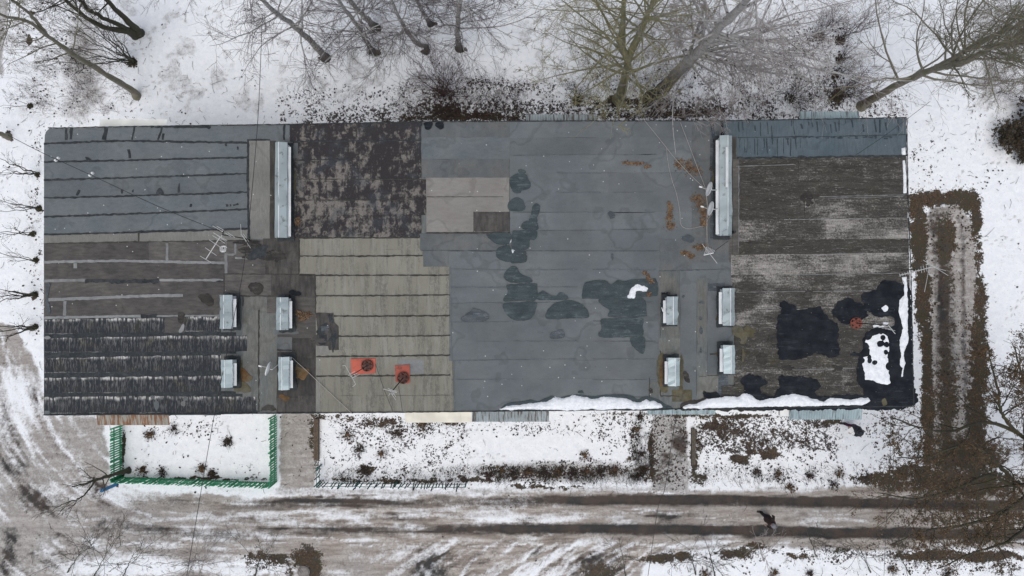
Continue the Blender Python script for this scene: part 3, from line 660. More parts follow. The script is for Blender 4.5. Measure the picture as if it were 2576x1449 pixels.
def oval(cx, cy, rx, ry, mat='wet', rot=0.0, f=None, n=11, var=.16, **k):
    pts = []
    for i in range(n):
        a = 2 * math.pi * i / n; r = 1 + rng.normal(0, var); u, v = rx * math.cos(a) * r, ry * math.sin(a) * r
        pts.append((cx + u * math.cos(R(rot)) - v * math.sin(R(rot)), cy + u * math.sin(R(rot)) + v * math.cos(R(rot))))
    return patch(pts, mat, f=f, **k)

# block A: slate blue sheets, north-west
sheet([(127, 324), (627, 317), (627, 357), (112, 362), (113, 340), (117, 330)], 'slate'); row(627, 717, (316, 314.5), (354, 354), 'slate')
A = [(362, 357), (407.5, 396), (453, 437), (498.5, 483.5), (545.5, 526.5), (590, 576)]
for a, b in zip(A[:-1], A[1:]): row(111, 624, a, b, 'slate')
row(111, 349, (590, 583), (613, 609), 'tangrey'); row(349, 627, (583, 576), (609, 604), 'tangrey')
seam([(111, 362), (230, 356.5), (330, 354), (450, 357), (625, 359)], 5); 
for a in A[1:]: seam([(111, a[0]), (300, (a[0] * .62 + a[1] * .38) + 1), (624, a[1])], 4.2)
seam([(349, 584), (349, 608)], 4, 'browntar'); seam([(111, 613), (349, 608.5), (627, 606)], 3, 'browntar'); seam([(350, 582), (560, 577), (624, 575)], 3.2)
rect(627, 354, 679, 601, 'tangrey', lift=.012); seam([(624.5, 352), (623.5, 450), (627, 600)], 5.5); seam([(622, 352), (680, 352)], 4)
rect(679, 354, 694, 601, 'darkbrown'); rect(716, 314.5, 729, 355, 'slate'); seam([(715.5, 314), (715, 352)], 5); rect(727, 356, 738, 600, 'bluestain', lift=.011)
for a in [((168, 323), (167, 352), 6), ((180, 322), (179, 351), 6), ((268, 322), (262, 352), 9), ((339, 320), (333, 352), 4.5), ((408, 320), (398, 352), 4.5), ((412, 336), (409, 352), 5), ((325, 376), (327, 398), 6), ((451.5, 461), (451, 485), 5), ((569, 360), (569, 368), 5), ((598, 369), (598, 377), 4), ((307, 477), (307, 487), 5), ((335, 477), (335, 484), 3), ((480, 513), (480, 521), 5), ((572, 514), (572, 520), 5), ((580, 514), (580, 519), 3.5), ((587, 517), (600, 513), 4), ((200, 478), (194, 492), 6), ((380, 319.5), (530, 320), 4), ((522, 316), (528, 324), 6)]:
    seam([a[0], a[1]], a[2], 'tar', jit=.8, lift=.019)
patch([(394, 488), (398, 476), (404, 473), (410, 480), (412, 488)], 'tar', name='tar_patch'); patch([(215, 396), (222, 396), (232, 404), (224, 406)], 'tar', name='tar_patch')
# block C: brown sheets with pale laps
C = [(613, 606), (659, 661), (706.5, 704.5), (753.5, 742), (799, 792)]
for a, b in zip(C[:-1], C[1:]):
    xm = rng.uniform(250, 430); ya = a[0] + (a[1] - a[0]) * (xm - 111) / 455; yb = b[0] + (b[1] - b[0]) * (xm - 111) / 455
    row(111, xm, (a[0], ya), (b[0], yb), 'brown'); row(xm, 567, (ya, a[1]), (yb, b[1]), 'brown')
seam([(111, 659), (300, 656), (566, 661.5)], 6.5, 'greystrip', jit=.5, name='felt_strip'); seam([(111, 706.5), (217, 704.5)], 7, 'greystrip', jit=.5, name='felt_strip'); seam([(402, 705), (562, 704.5)], 6, 'greystrip', jit=.5, name='felt_strip')
seam([(122, 754), (250, 749), (360, 744.5), (461, 743)], 7.5, 'greystrip', jit=.5, name='felt_strip'); seam([(111, 799.5), (250, 797), (355, 795)], 6.5, 'greystrip', jit=.5, name='felt_strip'); seam([(395, 795), (470, 794), (552, 794)], 4, 'greystrip', jit=.6, name='felt_strip')
seam([(421.5, 612), (421, 656)], 7, 'greystrip', jit=.5, name='felt_strip'); seam([(164.5, 757), (163.5, 794)], 8, 'greystrip', jit=.5, name='felt_strip'); seam([(569, 637), (569, 688)], 7, 'greystrip', jit=.5, name='felt_strip'); seam([(569, 640), (592, 641), (593, 612)], 5, 'greystrip', jit=.5, name='felt_strip'); rect(186, 662, 195, 675, 'greystrip', lift=.02)
seam([(592, 649.5), (640, 650)], 4, 'greystrip', jit=.6, name='felt_strip')
seam([(215, 706), (300, 708), (402, 707)], 9, 'tar', jit=1.2, lift=.026); seam([(355, 795), (395, 794)], 7, 'tar', jit=1, lift=.026); seam([(545, 707), (562, 708)], 4, 'tar', jit=.8, lift=.026)
patch([(500, 742), (515, 739), (528, 742), (537, 756), (536, 769), (528, 771), (515, 764), (505, 757)], 'wetbrown', name='tar_patch'); oval(644, 724, 18, 15, 'wetbrown', name='tar_patch', var=.08)
patch([(120, 712), (127, 716), (124, 735), (122, 750), (127, 772), (128, 787), (119, 788), (118, 760), (117, 735)], 'wetgrey', name='tar_patch')
# block D: flaked silver rows over black felt
rect(111, 797, 556, 1044, 'tar', lift=.004, jit=.3, step=60); rect(556, 836, 640, 890, 'tar', lift=.0045, jit=.4); rect(556, 984, 648, 1041, 'tar', lift=.0045, jit=.4)
for x0_, x1_, a, b, c, d in [(113, 415, 804, 799, 841, 835), (464, 552, 797, 796, 834, 833), (113, 622, 851, 843, 887, 883), (113, 556, 901, 893, 939, 931), (113, 556, 951, 945, 989, 985), (113, 380, 999, 995, 1040, 1039), (380, 645, 996, 998, 1039, 1037)]:
    row(x0_, x1_, (a, b), (c, d), 'flaked', lift=.016, jit=1.0, step=12)
row(413, 466, (799, 797), (838, 836), 'brown', lift=.014); oval(456, 800, 9, 14, 'wetbrown', name='tar_patch'); patch([(458, 818), (464, 816), (463, 830), (455, 836), (451, 833)], 'greystrip', name='felt_strip'); rect(113, 1033, 126, 1044, 'slate', lift=.024); oval(121, 849, 8, 4, 'greystrip', name='felt_strip', var=.05)
for q in ((395, 1018, 6, 14), (385, 1000, 5, 6), (462, 1014, 6, 8), (468, 1002, 5, 6)): oval(*q, 'bluestain', name='felt_strip')
# brown and grey sheets round the western chimneys
rect(571, 604, 662, 648, 'brown', lift=.010); rect(662, 600, 753, 648, 'darkbrown', lift=.011); rect(571, 648, 668, 690, 'brown', lift=.012); rect(668, 648, 753, 690, 'darkbrown', lift=.013)
rect(564, 689, 683, 745, 'brown', lift=.014); rect(683, 689, 794, 745, 'darkbrown', lift=.015); seam([(564, 689), (752, 690.5)], 3, 'browntar'); seam([(565, 690), (564, 742)], 2.5, 'browntar'); seam([(752.5, 602), (752.5, 690), (793, 691), (795, 790)], 2.5, 'browntar'); seam([(564, 744), (694, 745)], 3, 'browntar')
for q in ((640, 640, 34, 16, 'wetbrown'), (648, 632, 22, 18, 'tar'), (690, 645, 26, 12, 'wetbrown'), (628, 612, 30, 8, 'wetbrown')): oval(q[0], q[1], q[2], q[3], q[4], name='tar_patch', var=.32, n=14)
rect(594, 746, 612, 905, 'bluestain'); rect(611, 746, 690, 772, 'ventfelt', lift=.010); rect(611, 772, 652, 1032, 'ventfelt', lift=.011); rect(651, 785, 697, 1030, 'ventfelt', lift=.012); rect(590, 905, 612, 985, 'olive', lift=.010); seam([(652, 780), (651, 900), (652, 1036)], 3, 'browntar'); seam([(612, 745), (612, 770)], 3, 'tar')
rect(594, 895, 650, 990, 'ventfelt', lift=.0095); patch([(608, 925), (622, 935), (636, 950), (625, 960), (606, 955)], 'rust', name='rust_stain'); patch([(604, 960), (622, 965), (632, 985), (606, 984)], 'olive', name='rust_stain')
rect(694, 745, 797, 850, 'brown', lift=.010); rect(696, 850, 797, 1038, 'darkbrown', lift=.011); seam([(697, 880), (742, 882)], 4, 'browntar'); seam([(700, 838), (752, 836)], 5, 'bluestain'); rect(697, 1001, 750, 1036, 'darkbrown', lift=.013); rect(750, 995, 795, 1036, 'darkbrown', lift=.014); rect(672, 745, 695, 788, 'brown', lift=.013); rect(697, 848, 735, 885, 'bluestain', lift=.014)
oval(754, 940, 18, 14, 'rust', name='rust_stain', var=.3); oval(745, 930, 8, 16, 'rust', name='rust_stain', var=.3); oval(716, 1000, 12, 8, 'rust', name='rust_stain', var=.3); oval(676, 1027, 22, 7, 'browntar', name='tar_patch')
rect(691, 828, 748, 841, 'slate', lift=.016)
# block E: mottled worn sheets
E = [(313, 308), (356, 354), (403, 402), (451, 452), (504, 503), (541, 541), (599, 598)]
for a, b in zip(E[:-1], E[1:]):
    xr = 1060 if a[0] < 440 or a[0] > 530 else 1073
    xm = rng.uniform(840, 960); ya, yb = (a[0] + a[1]) / 2, (b[0] + b[1]) / 2
    row(729 if a[0] < 330 else 737, xm, (a[0], ya), (b[0], yb), 'mottled'); row(xm, xr, (ya, a[1]), (yb, b[1]), 'mottled', lift=.0095)
seam([(731, 356), (900, 355), (1058, 353)], 3.5); seam([(738, 403), (880, 402)], 2.5); seam([(742, 451), (1070, 452)], 2, 'browntar'); seam([(742, 504), (1070, 503)], 2, 'browntar'); seam([(745, 599), (1055, 598)], 3.5, 'browntar'); rect(729, 360, 750, 398, 'bluestain', lift=.020)
oval(742, 480, 5, 12, 'olive', name='rust_stain', var=.3); oval(741, 448, 4, 14, 'olive', name='rust_stain', var=.3); oval(732, 420, 4, 30, 'tar', name='tar_patch', var=.2)
# block F: khaki sheets
row(753, 1058, (600, 598), (628, 627), 'khaki'); row(753, 1063, (628, 627), (645, 644), 'khaki'); row(753, 1130, (645, 644), (692, 692), 'khaki')
F = [(694, 692), (744, 742), (795, 794), (846, 844), (897, 893), (946, 943), (995, 994), (1038, 1035)]
for a, b in zip(F[:-1], F[1:]): row(795, 1132 + (a[0] - 694) * .03, a, b, 'khaki')
for a in F[1:-2]: seam([(796, a[0]), (960, (a[0] + a[1]) / 2 + .6), (1133, a[1])], 3.6, 'browntar', jit=.6)
seam([(753, 645), (900, 644.5), (1063, 643)], 3, 'browntar'); seam([(753, 692.5), (1130, 692.5)], 3.4, 'browntar', jit=.6); seam([(754, 604), (753.5, 688)], 2.5, 'browntar')
rect(796, 870, 830, 893, 'tangrey', lift=.019); rect(1004, 904, 1066, 940, 'greystrip', lift=.0095); rect(796, 900, 806, 1036, 'tangrey', lift=.012)
patch([(795, 787), (840, 786), (841, 808), (852, 822), (853, 880), (828, 881), (826, 871), (797, 869), (790, 850), (800, 838)], 'darkbrown', lift=.026, smooth=False, name='tar_patch')
for q in ((815, 842, 16, 22, 'tar'), (840, 848, 11, 26, 'tar'), (834, 800, 6, 12, 'tar'), (818, 826, 12, 7, 'wetgrey'), (800, 856, 18, 5, 'brown')): oval(*q[:4], q[4], name='tar_patch', lift=.032, var=.3)
# block G: blue-grey field
rect(1060, 309, 1283, 346, 'bluestain'); rect(1061, 346, 1283, 401, 'slate'); rect(1062, 401, 1174, 448, 'bluestain'); rect(1174, 400, 1281, 447, 'bluestain', lift=.010)
rect(1072, 447, 1281, 496, 'paletan', lift=.012, jit=.25); rect(1073, 496, 1281, 584, 'paletan', lift=.0125, jit=.25); rect(1191, 533, 1282, 583, 'darkbrown', lift=.017, jit=.3); seam([(1073, 586), (1282, 585)], 3, 'browntar', jit=.4); seam([(1073, 495.5), (1266, 495.5)], 1.3, 'browntar', jit=.2)
rect(1057, 588, 1284, 630, 'bluestain'); rect(1065, 630, 1130, 671, 'bluestain', lift=.010)
G = [305.5, 346, 391, 435, 484, 533, 579, 631, 676, 722, 763, 809, 857, 906, 953, 998, 1032]
for i, (a, b) in enumerate(zip(G[:-1], G[1:])):
    xl = 1283 if a < 629 else (1130 if a < 900 else 1141); xr = 1816 if a < 600 else (1658 if a > 680 else 1836)
    xm = rng.uniform(1380, 1600)
    row(xl, xm, (a + 1.5, a), (b + 1.5, b), 'bluegrey', step=40, jit=.3); row(xm, xr, (a, a - 1), (b, b - 1), 'bluegrey', step=40, jit=.3, lift=.0084)
for a in (631,): seam([(1060, a - 1), (1283, a), (1640, a + 1)], 1.4, 'wetgrey', jit=.2)
for a in G[2:-1]:
    xa = 1290 if a < 629 else 1135; xk = np.linspace(xa, 1650, 14); yk = a + 1.5 - (xk - xa) * .004 + np.cumsum(rng.normal(0, .55, 14))
    for i0_, i1_ in ((0, 5), (4, 9), (9, 14)):
        if rng.rand() < .72: seam(list(zip(xk[i0_:i1_], yk[i0_:i1_])), rng.uniform(.8, 1.8), 'seamgrey', jit=.45, lift=.0205)
seam([(1133, 672), (1134, 800), (1137, 905), (1142, 910), (1144, 1034)], 2.2, 'slate', jit=.3)
for q in ((1530, 340, 'x'),):
    pass
rect(1740, 316, 1812, 600, 'bluestain', lift=.0098)
# damp patches on the blue-grey field
patch([(95, 590), (150, 552), (240, 556), (265, 600), (287, 650), (270, 690), (200, 712), (190, 730), (135, 730), (105, 690), (90, 650)], f=T3); patch([(170, 515), (200, 508), (240, 525), (232, 548), (185, 552)], f=T3)
patch([(70, 850), (90, 805), (150, 772), (205, 790), (230, 830), (228, 890), (165, 902), (90, 895)], f=T3)
patch([(305, 850), (340, 830), (372, 855), (368, 910), (350, 960), (340, 1000), (270, 985), (290, 930)], f=T3); patch([(205, 1015), (250, 990), (330, 995), (357, 1030), (350, 1075), (270, 1075), (205, 1060)], f=T3)
patch([(115, 1100), (150, 1082), (330, 1078), (345, 1130), (318, 1172), (280, 1170), (275, 1230), (230, 1262), (120, 1262), (108, 1180)], f=T3); patch([(1985, 1110), (2195, 1105), (2198, 1190), (2170, 1215), (2090, 1212), (2040, 1190), (1990, 1140)], f=T2)
patch([(2070, 1260), (2120, 1230), (2200, 1228), (2205, 1366), (2120, 1362), (2070, 1320)], f=T2); patch([(100, 1278), (220, 1270), (248, 1300), (245, 1370), (180, 1384), (100, 1378)], f=T3)
patch([(33, 150), (60, 95), (120, 56), (160, 75), (200, 130), (280, 165), (300, 205), (210, 212), (110, 214), (60, 190)], f=L3z); patch([(60, 235), (150, 225), (330, 216), (345, 260), (340, 370), (230, 380), (45, 388), (38, 350), (70, 300)], f=L3z, n=4)
patch([(33, 405), (150, 398), (330, 390), (336, 460), (310, 520), (270, 556), (150, 566), (80, 530), (35, 470)], f=L3z); patch([(345, 330), (400, 285), (460, 320), (520, 335), (560, 305), (610, 320), (637, 360), (560, 372), (350, 372)], f=L3z)
patch([(425, 540), (440, 470), (520, 400), (650, 376), (740, 400), (810, 460), (828, 535), (740, 545), (600, 550), (500, 552)], f=L3z)
patch([(765, 350), (780, 240), (830, 200), (980, 190), (1035, 225), (1100, 185), (1160, 195), (1250, 180), (1400, 178), (1460, 180), (1472, 320), (1420, 340), (1330, 345), (1000, 362), (800, 360)], f=L3z, n=4)
patch([(925, 368), (1080, 360), (1330, 350), (1368, 500), (1350, 528), (1180, 532), (1010, 530), (1020, 470), (960, 430)], f=L3z, n=4); patch([(945, 555), (1050, 545), (1320, 540), (1330, 620), (1330, 710), (1180, 720), (925, 716), (945, 640)], f=L3z, n=4)
patch([(1212, 740), (1240, 722), (1350, 722), (1340, 870), (1270, 840), (1225, 790)], f=L3z)
for q in ((150, 545, 105, 58, 'wetgrey', L2z),): pass
patch([(1735, 545), (1790, 500), (1850, 455), (1900, 460), (1985, 500), (2000, 550), (1940, 572), (1780, 574)], 'wetgrey', f=L2z, jit=1.2); patch([(470, 730), (475, 680), (530, 660), (575, 650), (600, 690), (590, 725), (530, 732)], 'wetgrey', f=L3z, jit=1.2)
oval(1537, 541, 9, 9, 'wetgrey', jit=1); oval(1732, 602, 14, 10, 'wetgrey', jit=1); oval(1460, 986, 8, 4, 'wet'); oval(1540, 645, 3, 8, 'wetgrey', jit=.8)
patch([(1395, 100), (1395, 80), (1430, 68), (1470, 74), (1472, 110), (1450, 140), (1415, 138)], 'wetblack', f=T2); patch([(1500, 95), (1510, 72), (1570, 74), (1577, 115), (1555, 138), (1520, 120)], 'wetblack', f=T2); oval(928, 314, 4, 4, 'tar'); oval(1058, 314, 4, 7, 'tar')
# damp rim round the long snow drift
patch([(0, 1395), (60, 1340), (200, 1320), (280, 1305), (350, 1320), (420, 1290), (490, 1265), (530, 1290), (640, 1262), (740, 1255), (860, 1270), (1050, 1255), (1220, 1260), (1280, 1300), (1360, 1270), (1450, 1290), (1520, 1330), (1570, 1400), (800, 1404), (20, 1408)], 'wet', f=L3z, n=4, lift=.026)
patch([(1680, 1380), (1700, 1330), (1760, 1310), (1840, 1295), (1890, 1280), (1900, 1220), (1950, 1255), (2060, 1255), (2300, 1225), (2571, 1260), (2571, 1396), (1690, 1400)], 'wetbrown', f=L3z, n=4, lift=.026)
# sheets round the eastern chimneys
rect(1657, 681, 1710, 850, 'ventfelt', lift=.012); rect(1710, 681, 1752, 1026, 'bluegrey', lift=.013); rect(1752, 700, 1778, 1026, 'ventfelt', lift=.014); rect(1778, 735, 1845, 940, 'bluegrey', lift=.0135); rect(1657, 850, 1710, 1000, 'ventfelt', lift=.0125); rect(1630, 960, 1660, 1030, 'ventfelt', lift=.0115); rect(1657, 998, 1806, 1029, 'ventfelt', lift=.011); rect(1740, 660, 1842, 735, 'bluegrey', lift=.0118); rect(1752, 945, 1806, 1000, 'ventfelt', lift=.015); rect(1806, 940, 1830, 1010, 'wetgrey', lift=.0153)
rect(1660, 603, 1836, 681, 'bluestain', lift=.0105); rect(1833, 600, 1846, 690, 'brown', lift=.0107)
seam([(1657, 681.5), (1836, 677)], 1.6, 'wetgrey'); seam([(1661, 760), (1661, 850)], 2, 'wetgrey'); seam([(1660, 882), (1660, 996), (1712, 996), (1713, 900)], 2.5, 'browntar', jit=.8); seam([(1633, 950), (1634, 1000)], 1.5, 'browntar'); seam([(1758, 947), (1776, 946)], 1.4, 'browntar')
patch([(1662, 905), (1672, 900), (1676, 930), (1672, 960), (1664, 965), (1658, 940)], 'rust', name='rust_stain', jit=1); patch([(1655, 900), (1670, 893), (1680, 975), (1664, 985), (1652, 950)], 'olive', name='rust_stain', jit=1, lift=.027); patch([(1710, 900), (1718, 905), (1716, 990), (1708, 995)], 'olive', name='rust_stain', jit=1); oval(1666, 966, 8, 4, 'rust', name='rust_stain'); oval(1702, 893, 6, 3, 'rust', name='rust_stain'); oval(1672, 893, 5, 3, 'rust', name='rust_stain')
patch([(1716, 938), (1722, 932), (1730, 940), (1735, 956), (1733, 962), (1724, 958), (1718, 948)], 'wetbrown'); oval(1637, 982, 5, 6, 'wetbrown'); oval(1718, 746, 4, 4, 'wetgrey'); oval(1763, 830, 4, 9, 'wetgrey'); oval(1761, 800, 4, 5, 'wetgrey'); oval(1762, 880, 3, 8, 'wetgrey'); oval(1764, 760, 6, 4, 'wetgrey'); rect(1690, 980, 1740, 1010, 'olive', lift=.0165, jit=1.5)
oval(1804, 890, 6, 4, 'rust', name='rust_stain'); seam([(1785, 890), (1808, 890)], 3, 'browntar', jit=.8); rect(1780, 712, 1822, 732, 'wetgrey', lift=.017, jit=1.2); oval(1804, 800, 4, 8, 'rust', name='rust_stain', var=.3); rect(1666, 740, 1676, 820, 'wetgrey', lift=.0172, jit=1)
rect(1786, 330, 1808, 600, 'wetgrey', lift=.016, jit=1); oval(1795, 445, 7, 34, 'olive', name='rust_stain', var=.3); oval(1788, 425, 5, 5, 'wetbrown'); rect(1837, 345, 1850, 400, 'darkbrown', lift=.014)
seam([(1788, 306), (1796, 360)], 8, 'drip', jit=1.2); seam([(1815, 306), (1817, 342)], 6, 'wetblack', jit=1)
# block J: teal-grey sheets, north-east
row(1815, 2278, (304, 298), (347, 339), 'teal'); row(1850, 2279, (347, 339), (399, 392), 'teal'); rect(1816, 345, 1852, 402, 'brown', lift=.0079); seam([(1852, 398.5), (2279, 392.5)], 4.5, 'tar', jit=1)
for i in range(31):
    x = 1842 + i * 14.2 + rng.normal(0, 1.2); y = 304 - (x - 1815) * .013 + rng.uniform(0, 16); l = rng.uniform(6, 36)
    x += rng.normal(0, 3)
    if rng.rand() < .16: continue
    seam([(x, y), (x + rng.uniform(0, 4), y + l)], rng.uniform(1.2, 3.4), 'drip', jit=.5, lift=.018, name='drip_stain')
for i in range(14):
    x = 1858 + i * 12 + rng.normal(0, 2); seam([(x, 349), (x + rng.uniform(-1, 3), 349 + rng.uniform(12, 45))], rng.uniform(1, 2.4), 'drip', jit=.5, lift=.018, name='drip_stain')
for i in range(36): oval(rng.uniform(1960, 2270), 345 - 0 + rng.normal(0, 2), rng.uniform(2, 6), rng.uniform(.8, 2.2), 'drip', n=7, lift=.018, name='drip_stain')
seam([(1855, 347), (2060, 345), (2279, 339.5)], 1.3, 'drip', jit=.3, lift=.0175)
# block I: weathered dark sheets, east
I = [(402, 396), (455, 452), (499, 495), (553, 548), (606, 600), (641, 636), (692, 688), (735, 725), (781, 770), (830, 822), (880, 872), (930, 922), (976, 970), (1026, 1022)]
for i, (a, b) in enumerate(zip(I[:-1], I[1:])):
    e0 = 2279 + (a[0] - 400) * .026; xl = 1857 if a[0] < 630 else (1838 if a[0] < 720 else 1846)
    if a[0] > 930: xl = 1832
    xm = rng.uniform(1990, 2170); ya = a[0] + (a[1] - a[0]) * (xm - xl) / (e0 - xl); yb = b[0] + (b[1] - b[0]) * (xm - xl) / (e0 - xl)
    mt = ['weather', 'weatherdark', 'weatherdark', 'weatherlight', 'weatherdark', 'weatherlight', 'weather', 'weather', 'weather', 'weatherdark', 'weatherdark', 'weather', 'weatherdark'][i]
    row(xl, xm, (a[0], ya), (b[0], yb), 'weather' if i == 3 else mt); row(xm, e0, (ya, a[1]), (yb, b[1]), 'weather' if i == 2 else mt, lift=.0085)
for a, x0_, x1_ in ((499, 2080, 2270), (495, 2060, 2285), (553, 1970, 2285), (641, 2020, 2170), (692, 1960, 2260), (735, 1850, 2270), (781, 1910, 2030), (930, 1990, 2150), (419, 1850, 2000)):
    seam([(x0_, a), ((x0_ + x1_) / 2, a - 2), (x1_, a - 4.5)], 1.2, 'greystrip', jit=.35, lift=.019, name='felt_strip')
rect(1842, 402, 1858, 640, 'brown', lift=.013); seam([(1857.5, 420), (1857, 560), (1857, 640)], 1.4, 'greystrip', jit=.5, lift=.02, name='felt_strip')
W = lambda pts, **k: patch(pts, 'wetblack', f=L4z, jit=1.3, **k)
W([(740, 400), (790, 390), (880, 430), (920, 470), (1030, 440), (1110, 440), (1160, 500), (1220, 560), (1290, 620), (1280, 760), (1300, 860), (1240, 910), (1100, 870), (980, 910), (870, 930), (740, 930), (720, 830), (710, 700), (715, 540), (750, 480)], n=4)
W([(1690, 200), (1790, 190), (1880, 230), (1900, 200), (1960, 300), (1975, 700), (1985, 1100), (1990, 1360), (1500, 1390), (1520, 1230), (1470, 1130), (1460, 1000), (1480, 900), (1400, 900), (1400, 870), (1500, 860), (1510, 800), (1530, 690), (1640, 640), (1780, 620), (1800, 540), (1620, 520), (1530, 440), (1510, 330), (1640, 270)], n=4)
W([(1250, 440), (1300, 370), (1400, 355), (1440, 380), (1520, 410), (1560, 480), (1540, 540), (1450, 560), (1380, 600), (1300, 580), (1230, 500)], n=4)
W([(720, 1110), (760, 1080), (960, 1090), (1100, 1130), (1110, 1190), (1060, 1240), (1150, 1300), (1000, 1300), (720, 1300), (700, 1250), (740, 1190)], n=4); W([(380, 1110), (450, 1060), (600, 1110), (620, 1150), (560, 1200), (560, 1260), (500, 1300), (420, 1260), (400, 1190)], n=4)
W([(350, 1290), (520, 1250), (680, 1270), (870, 1230), (1100, 1270), (1290, 1260), (1500, 1260), (1600, 1330), (1560, 1390), (350, 1390)], n=4)
for q in ((1005, 320, 40, 45), (570, 920, 50, 50), (1270, 1010, 40, 30), (1390, 1160, 50, 14), (820, 1000, 60, 30), (1280, 480, 40, 60), (670, 740, 50, 50)): oval(q[0], q[1], q[2], q[3], 'wetbrown', f=L4z, var=.25, jit=1.2, lift=.025)
for q in ((1010, 800, 60, 60), (1310, 490, 100, 18), (1480, 500, 40, 22), (530, 600, 70, 40), (480, 1190, 60, 14)): oval(q[0], q[1], q[2], q[3], 'wetbrown', f=T4, var=.3, jit=1.2, lift=.025)
patch([(290, 630), (350, 620), (400, 650), (430, 690), (420, 770), (380, 780), (360, 720), (300, 690)], 'olive', f=L4z, name='rust_stain', jit=1); oval(440, 690, 60, 50, 'olive', f=L4z, name='rust_stain', var=.4, jit=1.4, lift=.027); oval(400, 870, 16, 60, 'olive', f=L4z, name='rust_stain', var=.3, jit=1)
patch([(110, 1240), (150, 1230), (180, 1280), (80, 1300), (20, 1240), (70, 1235)], 'wetblack', f=L4z); rect(1814, 970, 1848, 991, 'weather', lift=.019)
patch([(1690, 1310), (1720, 1290), (1740, 1340), (1700, 1360)], 'olive', f=L4z, name='rust_stain')
# roof edge trims
for e in ([(124, 323), (400, 318), (720, 314), (1060, 307), (1500, 305), (1800, 305), (2278, 297)], [(112, 1043.5), (700, 1039), (1142, 1035), (1640, 1029), (2295, 1021)]):
    seam(e, 2.4, 'tar', jit=.35, lift=.03, name='edge_trim')
seam([(2278.5, 298), (2281, 480), (2289, 700), (2296, 1021)], 2.4, 'tar', jit=.35, lift=.03, name='edge_trim')

# chimneys: brick shaft under a folded tin hood
def chimney(x0_, y0_, x1_, y1_, mat='galv', h=.62, ridge=.5, flange=.0, n=9):
    qx = lambda v, c: c + (v - c) * (CAM - ZR - h) / (CAM - ZR)
    u0, u1, v0, v1 = qx(x0_, W2), qx(x1_, W2), qx(y0_, H2), qx(y1_, H2)
    sheet([(u0 - 6, v0 - 5), (u1 + 6, v0 - 6), (u1 + 7, v1 + 6), (u0 - 5, v1 + 7)], 'tar', lift=.033, jit=1.3, step=9, name='flashing_shade')  # tar skirt; its dark sheet also paints contact shade round the shaft
    zt = ZR + h; a = P(x0_, y1_, zt); b = P(x1_, y0_, zt)
    L, Wd = b[1] - a[1], b[0] - a[0]; ox = .05
    sh = MB().box(((a[0] + b[0]) / 2, (a[1] + b[1]) / 2, ZR + h / 2 - .01), (Wd - 2 * ox, L - .1, h - .02)).build('chimney', M['galvwhite'], bld)
    v = []; f = []
    xr = a[0] + Wd * ridge; prof = [(a[0], -.035), (a[0] + .002, 0), (xr, .10), (b[0] - .002, 0), (b[0], -.035)]
    for i in range(n):
        y = a[1] + L * i / (n - 1)
        for x, z in prof: v.append((x + rng.normal(0, .012), y, zt + z + rng.normal(0, .013)))
    for i in range(n - 1):
        for j in range(4): f.append((i * 5 + j, i * 5 + j + 1, i * 5 + 6 + j, i * 5 + 5 + j))
    f += [(0, 1, 2, 3, 4), tuple((n - 1) * 5 + k for k in (4, 3, 2, 1, 0))]
    cap = add('hood', v, f, M[mat], sh)
    MB().box((xr, (a[1] + b[1]) / 2, zt + .105), (.03, L, .012)).build('ridge_strip', M['galvwhite'], sh)
    sx = 1 if a[0] < 0 else -1; xe = b[0] if sx > 0 else a[0]      # side flange facing the middle of the roof
    MB().box((xe + sx * .04, (a[1] + b[1]) / 2 - .05, zt - .13), (.14, L - .22, .02), ry=sx * .25).build('flange', M['galvwhite'], sh)
    return sh
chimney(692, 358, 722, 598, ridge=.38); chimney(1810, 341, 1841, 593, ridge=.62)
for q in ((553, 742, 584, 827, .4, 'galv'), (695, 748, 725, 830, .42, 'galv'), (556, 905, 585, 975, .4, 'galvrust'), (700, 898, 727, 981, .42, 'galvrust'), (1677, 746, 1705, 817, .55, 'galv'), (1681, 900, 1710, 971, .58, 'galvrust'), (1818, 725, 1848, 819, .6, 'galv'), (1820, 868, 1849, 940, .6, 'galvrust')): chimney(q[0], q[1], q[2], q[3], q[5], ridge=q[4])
x, y, z = P(1828, 420, 7.73); MB().box((x, y, z), (.10, 1.6, .006), ry=.28).build('roof_patch', M['galvwhite'], bld)
def vent_pipe(x, y, h=.35, r=.055):
    p = P(x, y, ZR); MB().tube([p, (p[0], p[1], ZR + h)], r, 12).build('vent_pipe', M['cabledark'], bld)
for q in ((730, 745), (1678, 738), (1808, 574), (725, 596), (1842, 585)): vent_pipe(*q)
oval(740, 740, 12, 10, 'wetblack', name='tar_patch', var=.3); oval(738, 760, 6, 12, 'wetgrey', name='tar_patch', var=.3); oval(1668, 740, 8, 5, 'wetblack', name='tar_patch', var=.3); oval(1800, 580, 8, 12, 'wetgrey', name='tar_patch', var=.3)

